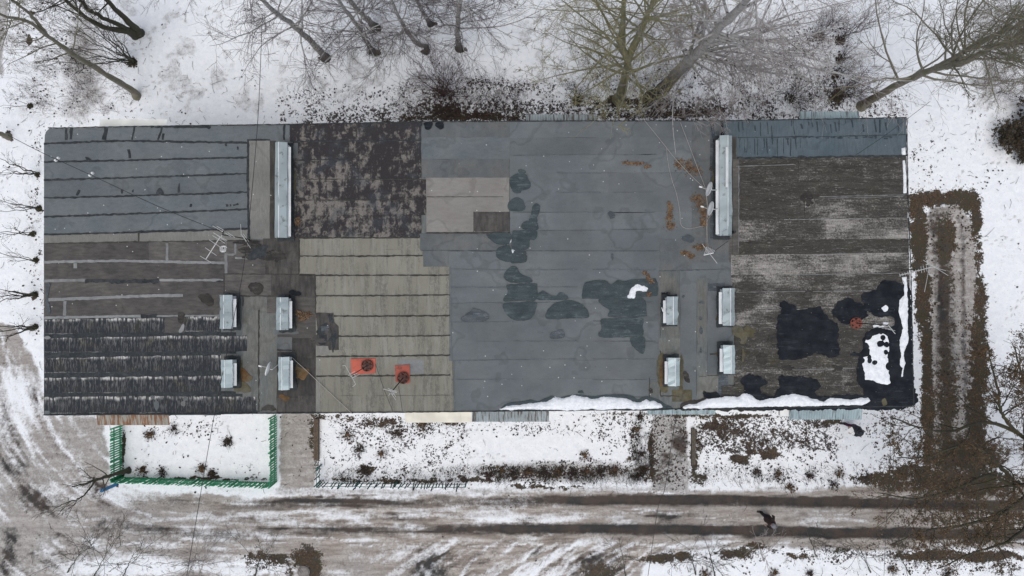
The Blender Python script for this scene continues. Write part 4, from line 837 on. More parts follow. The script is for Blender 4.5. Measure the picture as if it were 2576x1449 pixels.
# balconies with tin canopies along both long sides
def balcony(x0_, x1_, yo, side, mat, corr=True, zt=6.35, pitch=.11, slope=.12, amp=.022):
    a = P(x0_, yo, zt); b = P(x1_, yo, zt); wy = (y1 if side > 0 else y0); yo_ = a[1]
    n = max(6, int((b[0] - a[0]) / (pitch / 4))) if corr else 8
    v = []; f = []
    for i in range(n + 1):
        x = a[0] + (b[0] - a[0]) * i / n; w = amp * math.sin(2 * math.pi * (x - a[0]) / pitch) if corr else rng.normal(0, .004)
        v += [(x, wy, zt + slope + w), (x, yo_, zt + w), (x, yo_, zt + w - .02)]
    for i in range(n): f += [(3 * i, 3 * i + 1, 3 * i + 4, 3 * i + 3), (3 * i + 1, 3 * i + 2, 3 * i + 5, 3 * i + 4)]
    slab_ = MB().box(((a[0] + b[0]) / 2, (wy + yo_ * .93) / 2 if side > 0 else (wy + yo_ * .93) / 2, 3.6), (b[0] - a[0] - .1, abs(yo_ * .93 - wy), .16)).build('balcony', M['concrete'], bld)
    MB().box(((a[0] + b[0]) / 2, yo_ * .93, 4.15), (b[0] - a[0] - .1, .06, .95)).build('parapet', M['corr'], slab_)
    add('canopy', v, f, M[mat], slab_, smooth=False)
    for x in (a[0] + .08, b[0] - .08): MB().box((x, yo_ * .93, 5.48), (.06, .06, 1.7)).build('post', M['steeldark'], slab_)
balcony(253, 421, 300, 1, 'canpale', False); balcony(1323, 1501, 287.5, 1, 'corr'); balcony(2010, 2161, 280, 1, 'corrblue')
balcony(245, 427, 1069.5, -1, 'canrust', False); balcony(1019.5, 1186, 1063, -1, 'cancream', False); balcony(1187, 1381, 1061, -1, 'corr'); balcony(1985, 2168, 1055.5, -1, 'corrblue'); balcony(1628, 1799, 1043, -1, 'corrblue', True, 6.2)

# ------------------------------------------------------------------ snow lying on the roof
def inpoly(x, y, p):
    ins = np.zeros(x.shape, bool); d = np.full(x.shape, 1e9); n = len(p)
    for i in range(n):
        x0_, y0_ = p[i]; x1_, y1_ = p[(i + 1) % n]
        if y0_ != y1_: ins ^= ((y0_ > y) != (y1_ > y)) & (x < (x1_ - x0_) * (y - y0_) / (y1_ - y0_) + x0_)
        t = np.clip(((x - x0_) * (x1_ - x0_) + (y - y0_) * (y1_ - y0_)) / ((x1_ - x0_) ** 2 + (y1_ - y0_) ** 2 + 1e-9), 0, 1)
        d = np.minimum(d, np.hypot(x - x0_ - t * (x1_ - x0_), y - y0_ - t * (y1_ - y0_)))
    return np.where(ins, d, -d)
def snow(label, pts, f=None, h=.10, rag=.07, holes=0.0, cell=.03, seed=1, group='snow left on the roof'):
    p = [P(*(f(*q) if f else q), ZR)[:2] for q in pts]
    xs_, ys_ = [q[0] for q in p], [q[1] for q in p]
    gx_ = np.arange(min(xs_) - .15, max(xs_) + .15, cell); gy_ = np.arange(min(ys_) - .15, max(ys_) + .15, cell)
    X, Y = np.meshgrid(gx_, gy_); d = inpoly(X, Y, p)
    val = d + rag * 2.6 * (fbm(X * 4, Y * 4, 5, seed) - .47)
    if holes:
        rp = np.random.RandomState(seed); a_ = (max(xs_) - min(xs_)) * (max(ys_) - min(ys_))
        for _ in range(int(a_ * 6) + 1):
            hx, hy, hr = rp.uniform(min(xs_), max(xs_)), min(ys_) + (max(ys_) - min(ys_)) * rp.rand() ** .45, rp.gamma(3, .014)
            val = np.minimum(val, np.hypot((X - hx) * rp.uniform(.7, 1.3), Y - hy) - hr + .05 * (fbm(X * 9, Y * 9, 3, seed + 7) - .5))
    hh = h * (1 - np.exp(-np.maximum(val, 0) / .09)) * (.8 + .4 * fbm(X * 4, Y * 4, 3, seed + 9))
    Z = ZR + .035 + np.where(val > 0, hh, -.004)
    keep = val > 0; fk = keep[:-1, :-1] | keep[1:, :-1] | keep[:-1, 1:] | keep[1:, 1:]
    ix = np.arange(X.size).reshape(X.shape); q = np.stack([ix[:-1, :-1], ix[:-1, 1:], ix[1:, 1:], ix[1:, :-1]], -1)[fk]
    if not len(q): return
    u, inv = np.unique(q, return_inverse=True); V_ = np.stack([X, Y, Z], -1).reshape(-1, 3)[u]
    c = V_.mean(0); c[2] = ZR
    o = add_np('snow_patch', V_, inv.reshape(-1, 4), M['snow'], loc=c)
    return props(o, label, 'snow', group)
snow('long white snow drift on the south roof edge, left of the gap', [(0, 1396), (60, 1360), (150, 1345), (330, 1335), (440, 1320), (490, 1290), (600, 1285), (700, 1258), (780, 1275), (870, 1292), (960, 1275), (1100, 1275), (1180, 1280), (1240, 1318), (1300, 1325), (1370, 1300), (1400, 1320), (1440, 1310), (1500, 1330), (1530, 1378), (1480, 1392), (700, 1404), (60, 1400)], L3z, .14, .05, seed=2)
snow('long white snow drift on the south roof edge below the dark weathered felt', [tuple(np.array(L3z(*q))) for q in [(1700, 1372), (1760, 1345), (1830, 1330), (1900, 1310), (1970, 1280), (2100, 1275), (2220, 1268), (2300, 1240), (2360, 1262), (2420, 1300), (2480, 1290)]] + [tuple(np.array(L4z(*q))) for q in [(700, 1275), (760, 1260), (880, 1238), (960, 1262), (1060, 1285), (1150, 1312), (1200, 1280), (1300, 1290), (1420, 1295), (1500, 1280), (1570, 1268), (1592, 1322), (1500, 1355), (900, 1374), (100, 1385)]] + [tuple(np.array(L3z(*q))) for q in [(1900, 1396), (1720, 1392)]], None, .14, .05, seed=3)
snow('tall narrow strip of snow along the east roof edge', [(1880, 165), (1925, 150), (1935, 260), (1945, 400), (1945, 620), (1938, 780), (1905, 860), (1915, 960), (1895, 1100), (1850, 1100), (1870, 1010), (1845, 980), (1860, 870), (1845, 740), (1875, 640), (1835, 480), (1845, 370), (1885, 330), (1890, 240)], L4z, .12, .05, seed=4)
snow('large pitted block of snow near the south-east roof corner', [(1520, 680), (1600, 690), (1700, 670), (1760, 690), (1765, 850), (1775, 1000), (1790, 1160), (1740, 1180), (1620, 1150), (1510, 1130), (1525, 1060), (1500, 1000), (1487, 895), (1550, 870), (1560, 800), (1520, 770)], L4z, .09, .075, .10, seed=5)
snow('small snow ring on the black wet felt beside the east edge', [(1690, 270), (1720, 250), (1760, 262), (1765, 300), (1720, 312), (1690, 300)], L4z, .06, .03, .03, seed=6)
snow('rounded snow lump on black felt above the red wheel rim', [(1660, 445), (1700, 410), (1730, 395), (1770, 430), (1765, 480), (1720, 512), (1690, 490)], L4z, .08, .05, seed=7)
snow('ragged snow scrap behind the red wheel rim antenna', [(1600, 610), (1680, 570), (1770, 560), (1775, 600), (1710, 640), (1610, 635)], L4z, .05, .06, .08, seed=8)
snow('small snow scrap between the corner drift and the pitted block', [(1630, 1300), (1660, 1260), (1730, 1250), (1725, 1300), (1680, 1308)], L4z, .05, .06, seed=9)
snow('upright snow scrap in the black south-east corner', [(1815, 1190), (1850, 1180), (1862, 1210), (1845, 1255), (1820, 1245)], L4z, .05, .06, seed=10)
snow('short snow block at the north end of the east roof edge', [(2265, 372), (2277, 370), (2277.5, 391), (2267, 392)], None, .10, .02, seed=11)
snow('long thin bar of snow below the teal felt on the east edge', [(2267.5, 403), (2276, 402), (2279, 440), (2280, 487), (2270, 488)], None, .10, .02, seed=12)
snow('largest snow patch on the damp spot in the blue-grey felt', [(1195, 290), (1220, 240), (1270, 222), (1350, 232), (1390, 262), (1370, 300), (1280, 305), (1275, 375), (1165, 382), (1175, 330)], L3z, .06, .06, seed=13)
snow('small snow spot in the topmost kite shaped damp patch', [(118, 150), (140, 125), (168, 132), (172, 165), (140, 168)], L3z, .04, .03, seed=14)
snow('snow flecks in the damp patch left of the dome shaped one', [(125, 355), (200, 352), (230, 345), (235, 370), (170, 380)], L3z, .05, .03, seed=15)
snow('comma shaped snow spot on the widest damp patch', [(965, 325), (1000, 312), (1012, 335), (980, 348)], L3z, .04, .03, seed=16)
snow('slanted snow spot in the damp patch below the largest snow', [(1150, 440), (1180, 445), (1210, 490), (1180, 480)], L3z, .05, .02, seed=17)
snow('small snow drop beside the leaf heap on the damp patch', [(1420, 215), (1440, 200), (1445, 230), (1428, 236)], L3z, .04, .02, seed=18)
snow('snow scrap on the crossing of damp patches under the tan felt', [(92, 1255), (150, 1255), (140, 1290), (105, 1330), (98, 1290)], T3, .05, .03, seed=19)
snow('thin snow wisp between two damp patches below the dark square', [(2140, 1205), (2180, 1170), (2225, 1155), (2220, 1180), (2170, 1215)], T2, .05, .02, seed=20)
snow('round snow spot in the black puddle on the north roof edge', [(1424, 122), (1436, 114), (1447, 124), (1436, 134)], T2, .04, .02, seed=21)
for i, q in enumerate([((905, 610), (970, 608), (965, 640), (920, 645)), ((770, 728), (820, 722), (815, 750), (790, 748)), ((905, 735), (980, 728), (975, 760), (930, 758))]):
    snow(['right-hand scrap of snow on the broad black puddle', 'lower left scrap of snow on the broad black puddle', 'lower right scrap of snow on the broad black puddle'][i], q, L4z, .06, .03, seed=30 + i)
ring = [(740, 650), (748, 610), (770, 585), (810, 572), (860, 575), (862, 583), (815, 585), (780, 600), (760, 630), (755, 690), (748, 745), (742, 720)]
snow('thin curved arc of snow on the broad black puddle', ring, L4z, .06, .008, seed=34)
for i, q in enumerate([((490, 1145), (540, 1140), (530, 1165), (500, 1158)), ((800, 1132), (830, 1128), (835, 1152), (808, 1156))]):
    snow(['snow fleck in the left black puddle above the south drift', 'snow fleck in the right black puddle above the south drift'][i], q, L4z, .06, .02, seed=40 + i)

# ------------------------------------------------------------------ heaps of brown leaves
def m_leaf(name, a, b, c):
    m = Mat(name); g = m.sep(m.voro(m.pos, 16, 'Color'))
    return m.done(m.mix(m.st(g[1], .5, .9), m.mix(g[0], a, b), c), .8)
M['leafroof'] = m_leaf('leaves_tan', (.075, .042, .022), (.15, .09, .05), (.19, .13, .08))
M['leafdark'] = m_leaf('leaves_dark', (.016, .013, .013), (.035, .026, .022), (.06, .04, .027))
M['leafbrown'] = m_leaf('leaves_brown', (.045, .027, .016), (.10, .058, .028), (.145, .088, .045))
def leafmesh(x, y, z, s, rs_, tilt=.5):
    n = len(x); a = rs_.rand(n) * 2 * np.pi; t = rs_.normal(0, tilt, n); w = rs_.uniform(.45, .8, n)
    ux = np.stack([np.cos(a), np.sin(a), np.sin(t) * .6], 1) * s[:, None] / 2; vx = np.stack([-np.sin(a), np.cos(a), rs_.normal(0, tilt, n) * .5], 1) * (s * w)[:, None] / 2
    c = np.stack([x, y, z], 1); up = np.array([0, 0, 1.0])[None] * s[:, None] * .12
    V_ = np.stack([c - ux, c - .45 * ux - vx * .85 + up, c + .4 * ux - vx + up, c + ux * 1.05, c + .35 * ux + vx * .9 + up, c - .5 * ux + vx + up], 1).reshape(-1, 3)
    return V_, np.arange(6 * n).reshape(n, 6)
rs = np.random.RandomState(5)
def leaf_pile(label, pts, n, f=T3, mat='leafroof', size=.055):
    X = []; Y = []; 
    for (a, b, ra, rb) in pts:
        k = n // len(pts); c = [f(a + rs.normal() * ra * .6, b + rs.normal() * rb * .6) for _ in range(k)]
        X += [P(*q, ZR)[0] for q in c]; Y += [P(*q, ZR)[1] for q in c]
    X = np.array(X); Y = np.array(Y); V_, Q_ = leafmesh(X, Y, ZR + .04 + rs.rand(len(X)) * .05, rs.uniform(.6, 1.4, len(X)) * size, rs)
    c = V_.mean(0); c[2] = ZR
    props(add_np('leaf_pile', V_, Q_, M[mat], smooth=False, loc=c), label, 'leaf litter', 'fallen leaves on the roof', 'stuff')
leaf_pile('flat strip of brown leaves on blue-grey felt under the overhanging twigs', [(1200, 450, 50, 16), (1290, 455, 60, 14), (1370, 485, 30, 10)], 260)
leaf_pile('loose heap of tan leaves between the two beige cables', [(1670, 460, 40, 40), (1760, 480, 50, 60), (1820, 520, 50, 50)], 330)
leaf_pile('deep heap of brown leaves between the two round dishes', [(1840, 780, 50, 30), (1870, 850, 45, 50), (1900, 920, 25, 60), (1900, 1010, 25, 30)], 480)
leaf_pile('upright strip of tan leaves inside the looped cable', [(1580, 880, 22, 50), (1580, 960, 24, 40), (1595, 1040, 36, 30)], 330)
leaf_pile('dark curved heap of leaves below the loop of cable', [(1720, 1290, 40, 16), (1780, 1320, 26, 22)], 200)
leaf_pile('small dark heap of leaves at the foot of the eastern antenna', [(1870, 1235, 50, 22)], 170)
leaf_pile('rusty leaf heap above the largest snow patch', [(1352, 120, 16, 18), (1380, 165, 12, 22), (1410, 200, 20, 16), (1390, 320, 16, 16)], 260, L3z)
leaf_pile('brown leaf heap right of the western short chimney', [(220, 500, 40, 26), (300, 515, 50, 24), (260, 550, 30, 18)], 300, L2z)
leaf_pile('small patch of brown leaves low beside the long western chimney', [(215, 1000, 20, 28)], 110, T2)

# ------------------------------------------------------------------ dishes, antennas, wheel rims
def basis(n):
    n = np.array(n, float); n /= np.linalg.norm(n); a = np.cross(n, (0, 0, 1.0)); a /= np.linalg.norm(a); b = np.cross(n, a)
    return np.stack([a, b, n], 1)
def dish(label, c, face, mount, r=.30):
    """c centre of the dish, face the direction it looks, mount the foot of its bracket"""
    t = thing('satellite_dish', label, 'satellite dish', (mount[0], mount[1], mount[2]), 'satellite dishes on the roof')
    B = basis(face); c = np.array(c)
    prof = [(r * k, .12 * r * k * k * 1.6) for k in (0.02, .3, .55, .8, 1.0)] + [(r * 1.0, .12 * 1.6 * r - .012), (r * .8, .12 * 1.6 * r * .64 - .014), (.02, -.014)]
    MB().lathe(prof, c, 28, B).build('reflector', M['white'], t, True)
    f = c + B[:, 2] * r * 1.25 - B[:, 1] * 0; lnb = c + B[:, 2] * r * 1.3 + np.array((0, 0, -.05))
    rim = c + np.array((0, 0, -r * .8)) + B[:, 2] * .05
    MB().tube([rim, lnb + np.array((0, 0, -.02))], .013, 6).build('feed_arm', M['alu'], t)
    MB().tube([lnb - B[:, 2] * .05, lnb + B[:, 2] * .07], .032, 10).build('receiver', M['white'], t)
    MB().tube([c - B[:, 2] * .03, c - B[:, 2] * .12, np.array(mount)], .018, 8).build('bracket', M['alu'], t)
dish('upper of the two white oval dishes by the long eastern chimney', P(1786, 476, 7.7), (-1, .25, .12), P(1810, 478, 7.35), .29)
dish('lower of the two white oval dishes by the long eastern chimney', P(1790, 525, 7.7), (-1, .22, .12), P(1811, 524, 7.35), .29)
dish('white dish turned edge-on between the western short chimneys', P(677, 928, 7.6), (-1, .3, .1), P(699, 918, 7.35), .29)
t = thing('wall_bracket', 'small white bracket arm on the left side of the short eastern chimney', 'bracket', P(1678, 780, 7.4))
a = np.array(P(1679, 779, 7.4)); b = np.array(P(1666, 780, 7.45)); MB().tube([a, b], .02, 6).build('arm', M['white'], t); MB().tube([b + (-.02, .1, 0), b + (.03, -.06, 0)], .018, 6).build('plate', M['white'], t)

def antenna(label, foot, top, booms, mast_r=.02, mat='alu', extra=None, base_mat='steeldark'):
    """booms: (start, end, [(fraction, half length)...]) in metres"""
    t = thing('antenna', label, 'antenna', tuple(foot), 'television antennas on the roof')
    MB().tube([foot, top], mast_r, 8).build('mast', M[base_mat], t)
    for s, e, els in booms:
        s, e = np.array(s), np.array(e); d = (e - s) / np.linalg.norm(e - s); w = np.cross(d, (0, 0, 1.0)); w /= np.linalg.norm(w)
        bm = MB().tube([s, e], .016, 6).build('boom', M[mat], t)
        for fr, hl in els:
            c = s + (e - s) * fr + np.array((0, 0, .012))
            MB().tube([c - w * hl, c + w * hl], .009, 5).build('element', M[mat], t)
    return t
# Z maps the close-up of the western antennas
Zc = zoomf(780 / 1.59, 860 / 1.59, 2463 / 340 * 1.59)
def pz(a, b, z): return np.array(P(*Zc(a, b), z))
foot = np.array(P(628, 602, ZR)); top = pz(800, 570, 9.6)
t = antenna('tall dark mast with two white rod antennas left of the tan felt strip', foot, top, [])
B_ = MB()
for (s, e, z, els) in [(pz(720, 650, 9.5), pz(310, 1290, 9.5), 9.5, []), (pz(830, 450, 9.6), pz(780, 480, 9.6), 9.6, [])]:
    MB().tube([s, e], .018, 6).build('boom', M['alu'], t)
for (p0, p1) in [((150, 1190), (465, 1375)), ((295, 945), (625, 1175)), ((415, 720), (765, 950)), ((510, 595), (870, 820)), ((520, 510), (930, 740)), ((545, 515), (900, 765)), ((510, 315), (780, 465)), ((800, 480), (1050, 625)), ((630, 325), (850, 450)), ((950, 510), (1155, 650))]:
    MB().tube([pz(*p0, 9.52), pz(*p1, 9.52)], .011, 5).build('element', M['alu'], t)
MB().tube([pz(830, 450, 9.6), top], .025, 6).build('bracket', M['steeldark'], t)
co = [pz(770 + 60 * math.cos(a * 1.0) + a * 5, 985 + 90 * math.sin(a), 9.45) for a in np.arange(0, 19, .5)]
MB().tube(co, .009, 5).build('cable_coil', M['white'], t)
t = antenna('small grey grid antenna beside the top of the tan felt strip', np.array(P(630, 606, ZR)), pz(1440, 690, 8.0), [])
for (p0, p1) in [((1320, 260), (1340, 560)), ((1380, 620), (1610, 960)), ((1390, 540), (1560, 770)), ((1350, 560), (1500, 770)), ((1330, 560), (1440, 700))]:
    MB().tube([pz(*p0, 8.0), pz(*p1, 8.0)], .009, 5).build('element', M['alu'], t)
# eastern cluster
def px_(f, a, b, z): return np.array(P(*f(a, b), z))
t = antenna('grey comb antenna on the felt below the long eastern chimney', px_(T3, 1925, 1290, ZR), px_(T3, 1965, 1290, 7.9), [])
for k in range(7):
    MB().tube([px_(T3, 1905 + k * 14, 1300 - k * 4 + 14, 7.9), px_(T3, 1935 + k * 12, 1240 + k * 6 - 10, 7.9)], .01, 5).build('element', M['alu'], t)
MB().tube([px_(T3, 1890, 1205, 7.92), px_(T3, 2030, 1388, 7.92)], .012, 5).build('boom', M['alu'], t); MB().tube([px_(T3, 1990, 1280, 7.9), px_(T3, 2130, 1180, 7.6)], .012, 5).build('stay', M['steeldark'], t)
MB().tube([px_(T3, 1905, 1310, 7.9), px_(T3, 1995, 1290, 7.9)], .016, 5).build('bracket', M['white'], t)
# east edge
t = antenna('long white comb antenna reaching out over the east roof edge', px_(L4z, 1880, 97, ZR), px_(L4z, 2130, 78, 9.0), [])
MB().tube([px_(L4z, 1868, 142, 9.0), px_(L4z, 2160, 68, 9.0)], .016, 6).build('boom', M['alu'], t)
for k in range(11):
    f_ = k / 10; c = (1868 + 250 * f_, 142 - 64 * f_); h_ = 14 if k < 8 else 30
    MB().tube([px_(L4z, c[0] - 4, c[1] - h_, 9.02), px_(L4z, c[0] + 4, c[1] + h_, 9.02)], .009, 5).build('element', M['alu'], t)
for p0, p1 in (((2085, 0), (2320, 145)), ((2140, 80), (2098, 300)), ((2110, 40), (2230, 70)), ((2150, 60), (2300, 100))): MB().tube([px_(L4z, *p0, 9.0), px_(L4z, *p1, 9.0)], .009, 5).build('element', M['alu'], t)

def rim_base(label, c, mat, r=.24):
    t = thing('wheel_rim', label, 'wheel rim', tuple(c), 'wheel rims used as antenna feet'); c = np.array(c)
    MB().lathe([(r * .80, .02), (r * .84, .09), (r, .11), (r, .085), (r * .90, .05), (r * .90, .02), (r, .01), (r, 0), (r * .80, 0), (r * .80, .02)], c, 28).build('rim', M[mat], t, True)
    MB().lathe([(.004, .13), (r * .22, .13), (r * .34, .115), (r * .60, .10), (r * .62, .075), (.004, .075)], c, 20).build('hub', M[mat], t, True)
    for i in range(6):
        a = 2 * math.pi * i / 6; MB().box(c + np.array((math.cos(a) * r * .71, math.sin(a) * r * .71, .085)), (r * .30, r * .34, .03), rz=a).build('spoke', M[mat], t)
    for i in range(5):
        a = 2 * math.pi * i / 5 + .3; MB().tube([c + np.array((math.cos(a) * r * .2, math.sin(a) * r * .2, .12)), c + np.array((math.cos(a) * r * .2, math.sin(a) * r * .2, .145))], .012, 6).build('bolt', M['steeldark'], t)
    return c
def board(label, pts, mat, z=.03):
    o = slab('red_board', outl(pts, 20, .3), ZR + .065, .03, M[mat], None); props(o, label, 'board', 'red boards under the wheel rims')
board('wide bright red board under the left wheel rim', [(883, 902), (945, 901.5), (945, 938), (885, 942)], 'redboard'); board('narrow faded red board under the right wheel rim', [(994, 919), (1031, 917), (1032, 962), (1026, 964), (996, 960)], 'redboard2')
c1 = rim_base('rusty brown wheel rim on the wide red board', P(924.5, 919.5, 7.07), 'brownrim'); c2 = rim_base('rusty brown wheel rim on the narrow red board', P(1014.5, 950.5, 7.07), 'brownrim'); c3 = rim_base('red wheel rim on the dark felt near the east edge', P(2151, 812.5, 7.035), 'redrim')
t = antenna('thin antenna mast in the rim on the wide red board', c1 + (0, 0, .1), px_(L2z, 700, 1088, 9.8), [], .016)
for p0, p1 in (((630, 990), (655, 985)), ((655, 985), (755, 1160)), ((755, 1160), (725, 1185)), ((690, 1070), (750, 1040)), ((705, 1085), (770, 1055)), ((720, 1100), (790, 1070)), ((740, 1070), (760, 1090)), ((680, 1075), (740, 1100))): MB().tube([px_(L2z, *p0, 9.8), px_(L2z, *p1, 9.8)], .0085, 5).build('element', M['alu'], t)
t = antenna('dark antenna mast in the rim on the narrow red board', c2 + (0, 0, .1), px_(L2z, 1080, 1245, 9.9), [], .022)
MB().tube([px_(L2z, 1012, 1205, 9.9), px_(L2z, 1140, 1240, 9.9)], .012, 5).build('boom', M['alu'], t)
for k in range(5): MB().tube([px_(L2z, 1055 + 14 * k, 1195 + 6 * k, 9.9), px_(L2z, 1105 + 10 * k, 1240 - 8 * k + 20, 9.9)], .0085, 5).build('element', M['alu'], t)
for p0, p1 in (((1085, 1245), (1130, 1310)), ((1080, 1240), (1062, 1270)), ((1100, 1235), (1130, 1280))): MB().tube([px_(L2z, *p0, 9.9), px_(L2z, *p1, 9.9)], .0085, 5).build('element', M['alu'], t)
t = antenna('antenna mast in the red rim near the east edge', c3 + (0, 0, .1), px_(L4z, 1765, 610, 9.4), [], .02)
for k in range(5): MB().tube([px_(L4z, 1640 + 30 * k, 625 + 6 * k, 9.4), px_(L4z, 1735 + 22 * k, 612 + 12 * k, 9.4)], .0085, 5).build('element', M['alu'], t)
MB().tube([px_(L4z, 1760, 610, 9.4), px_(L4z, 1825, 690, 9.4)], .014, 5).build('boom', M['alu'], t)

# ------------------------------------------------------------------ cables
def cable(label, pts, r=.009, mat='cable', name='cable', group=None):
    p = np.array(pts, float); c = catmull(p, 10); o0 = p[0]
    return props(MB().tube(c, r, 6).build(name, M[mat], None, True, o0), label, 'cable', group)
fz = lambda f, q, z: [P(*f(a, b), z) for a, b in q]
cable('longest beige cable slanting from the north edge to the upper dish', fz(T3, [(1345, 45), (1480, 210), (1640, 410), (1790, 570), (1925, 695)], 7.12))
cable('straight beige cable from the north edge to the upper dish', fz(T3, [(1685, 66), (1770, 290), (1860, 530), (1925, 695)], 7.15))
cable('looped beige cable lying left of the two dishes', fz(T3, [(1555, 300), (1570, 440), (1605, 600), (1650, 740), (1680, 900), (1690, 1020), (1750, 1062), (1860, 1045), (1920, 1030), (1945, 970), (1985, 925)], 7.06))
cable('left of two beige cables running south from the dishes', fz(T3, [(1922, 700), (1935, 850), (1930, 1050), (1925, 1250)], 7.08)); cable('right of two beige cables running south from the dishes', fz(T3, [(1925, 702), (1940, 870), (1936, 1060), (1945, 1250)], 7.08))
cable('pale cable slanting from the western chimney to the south edge', fz(L2z, [(70, 908), (150, 908), (200, 950), (300, 1040), (500, 1230), (715, 1430)], 7.1), .012)
cable('thin dark stay wire right of the left red board', fz(L2z, [(940, 975), (1020, 1210), (1105, 1420)], 7.2), .008, 'cabledark'); cable('thin dark stay wire below the right red board', fz(L2z, [(1155, 1180), (1175, 1300), (1190, 1415)], 7.2), .008, 'cabledark')
cable('black overhead wire with white insulators over the north-west felt', [P(20, 340, 8.6), P(112, 387, 8.7), P(228, 440, 8.9), P(400, 520, 9.1), P(560, 585, 9.4)], .011, 'cabledark', 'overhead_wire')
for k, (x, y) in enumerate([(143, 400), (229, 438)]):
    t = thing('insulator', ['left white insulator on the wire over the north-west felt', 'right white insulator on the wire over the north-west felt'][k], 'insulator', P(x, y, 8.75), 'insulators on the wire'); q = np.array(P(x, y, 8.75))
    MB().lathe([(.005, -.05), (.05, -.05), (.055, -.02), (.03, .0), (.045, .03), (.03, .05), (.005, .055)], q + (.05, .04, 0), 12).build('bell', M['white'], t, True); MB().lathe([(.005, -.05), (.05, -.05), (.055, -.02), (.03, .0), (.045, .03), (.03, .05), (.005, .055)], q - (.05, .05, 0), 12).build('bell', M['white'], t, True); MB().tube([q - (.08, .06, 0), q + (.08, .06, 0)], .012, 6).build('pin', M['steeldark'], t)
cable('long black wire crossing the west end of the roof from north to south', [P(660, 40, 8.5), P(651, 260, 8.4), P(641, 400, 8.3), P(626, 560, 8.2), P(610, 690, 8.0), P(588, 800, 7.8), P(540, 1040, 7.6), P(505, 1240, 7.8), P(468, 1460, 8.2)], .012, 'cabledark', 'overhead_wire')
cable('black wire running from the entrance canopy across the road', [P(1702, 1042, 6.6), P(1690, 1110, 6.4), P(1672, 1230, 6.3), P(1655, 1280, 6.4), P(1627, 1470, 6.8)], .011, 'cabledark', 'overhead_wire')
cable('thin wire crossing the east yard and the road', [P(2241, 1030, 6.6), P(2238, 1180, 6.3), P(2228, 1340, 6.3), P(2223, 1470, 6.6)], .009, 'cabledark', 'overhead_wire')
cable('thin dark wire slanting over the teal felt at the north-east corner', [P(2150, 392, 7.3), P(2220, 345, 7.5), P(2285, 297, 7.8), P(2340, 255, 8.2)], .008, 'cabledark', 'overhead_wire')

# ------------------------------------------------------------------ fences and things in the yards
pk = MB().box((0, 0, .5), (.05, .022, 1.0)); pk.v = [(x, y, z) for x, y, z in pk.v]
def fence(name, label, pts, pitch, mats, railmat, h=1.05, lean=.03, skip=0.0, w=.076, posts=2.2, rail=(.04, .06)):
    b = np.array(P(*pts[0])); t = thing(name, label, 'fence', tuple(b)); me = None
    for (p0, p1) in zip(pts[:-1], pts[1:]):
        a, c = np.array(P(*p0)), np.array(P(*p1)); L = np.linalg.norm(c - a); d = (c - a) / L; rz = math.atan2(d[1], d[0]); nn = np.array((-d[1], d[0], 0))
        for z in (.28, .82):
            m_ = (a + c) / 2 + nn * .03; MB().box((m_[0], m_[1], z), (L, rail[0], rail[1]), rz=rz).build('rail', M[railmat], t)
        for s in np.arange(0, L + .01, L / max(1, round(L / posts))):
            q = a + d * s + nn * .07; MB().box((q[0], q[1], h / 2), (.06, .06, h), rz=rz).build('post', M[railmat], t)
        for s in np.arange(pitch / 2, L, pitch):
            if rng.rand() < skip: continue
            mt = mats[int(rng.rand() * len(mats))]
            key = 'picket_' + name + mt
            me = bpy.data.meshes.get(key)
            if me is None:
                me = bpy.data.meshes.new(key); q = MB().box((0, 0, h / 2 + .03), (w, .022, h)); me.from_pydata(q.v, [], q.f); me.materials.append(M[mt])
            o = link(bpy.data.objects.new('picket', me)); o.parent = t; q = a + d * s - b
            o.location = (q[0], q[1], rng.uniform(-.02, .02)); o.rotation_euler = (rng.normal(0, lean), rng.normal(0, lean), rz)
    return t
fence('picket_fence', 'bright green picket fence round three sides of a snowy garden', [(308.6, 1068), (308.6, 1199), (697, 1213), (697, 1044)], .118, ['green', 'green', 'green'], 'greenrail', 1.05, .02)
fence('picket_fence', 'broken dark blue picket fence with gaps along the road', [(806, 1168), (806, 1213), (1000, 1215), (1173, 1216)], .15, ['navy', 'navy', 'tealp'], 'tealp', .9, .07, .08, .055, 2.6, (.02, .04))
def beam(label, x0_, y0_, x1_, y1_, mat):
    a, b = P(x0_, y0_), P(x1_, y1_); t = thing('garden_board', label, 'board', ((a[0] + b[0]) / 2, (a[1] + b[1]) / 2, 0), 'edging boards')
    w = (b[0] - a[0]) / 2
    for k in (0, 1): MB().box((a[0] + w * (k + .5), (a[1] + b[1]) / 2, .16 + .01 * k), (w - .012, abs(b[1] - a[1]) - .04 * k, .3)).build('plank', M[mat], t)
beam('brown wooden edging boards beside the pale path', 793, 1051, 805, 1155, 'wood'); beam('grey wooden edging boards right of the icy entrance path', 1737, 1076, 1746, 1166, 'woodgrey')
t = thing('blue_post', 'short bright blue square post beside the green fence corner', 'post', P(294, 1218)); q = np.array(P(294, 1218)); MB().box(q + (-.06, 0, .55), (.13, .13, 1.1), ry=-.1).build('shaft', M['blue'], t); MB().box(q + (-.115, 0, 1.11), (.15, .15, .03), ry=-.1).build('cap', M['blue'], t)
t = thing('manhole', 'round grey concrete manhole lid in the brown grass island', 'manhole', P(765, 1437)); q = np.array(P(765, 1437)); MB().lathe([(.31, -.05), (.31, .11), (.27, .12), (.265, .1)], q, 28).build('ring', M['concrete'], t); MB().lathe([(.001, .135), (.255, .13), (.26, .09)], q, 28).build('lid', M['concrete'], t)
t = thing('concrete_slab', 'small white slab box beside the blue-grey balcony canopy', 'box', P(1972, 1036, 6.2)); q = np.array(P(1972, 1037, 6.2)); MB().box(q, (.4, .26, .2)).build('body', M['white'], t); MB().box(q + (0, 0, .11), (.42, .28, .02)).build('lid', M['white'], t)

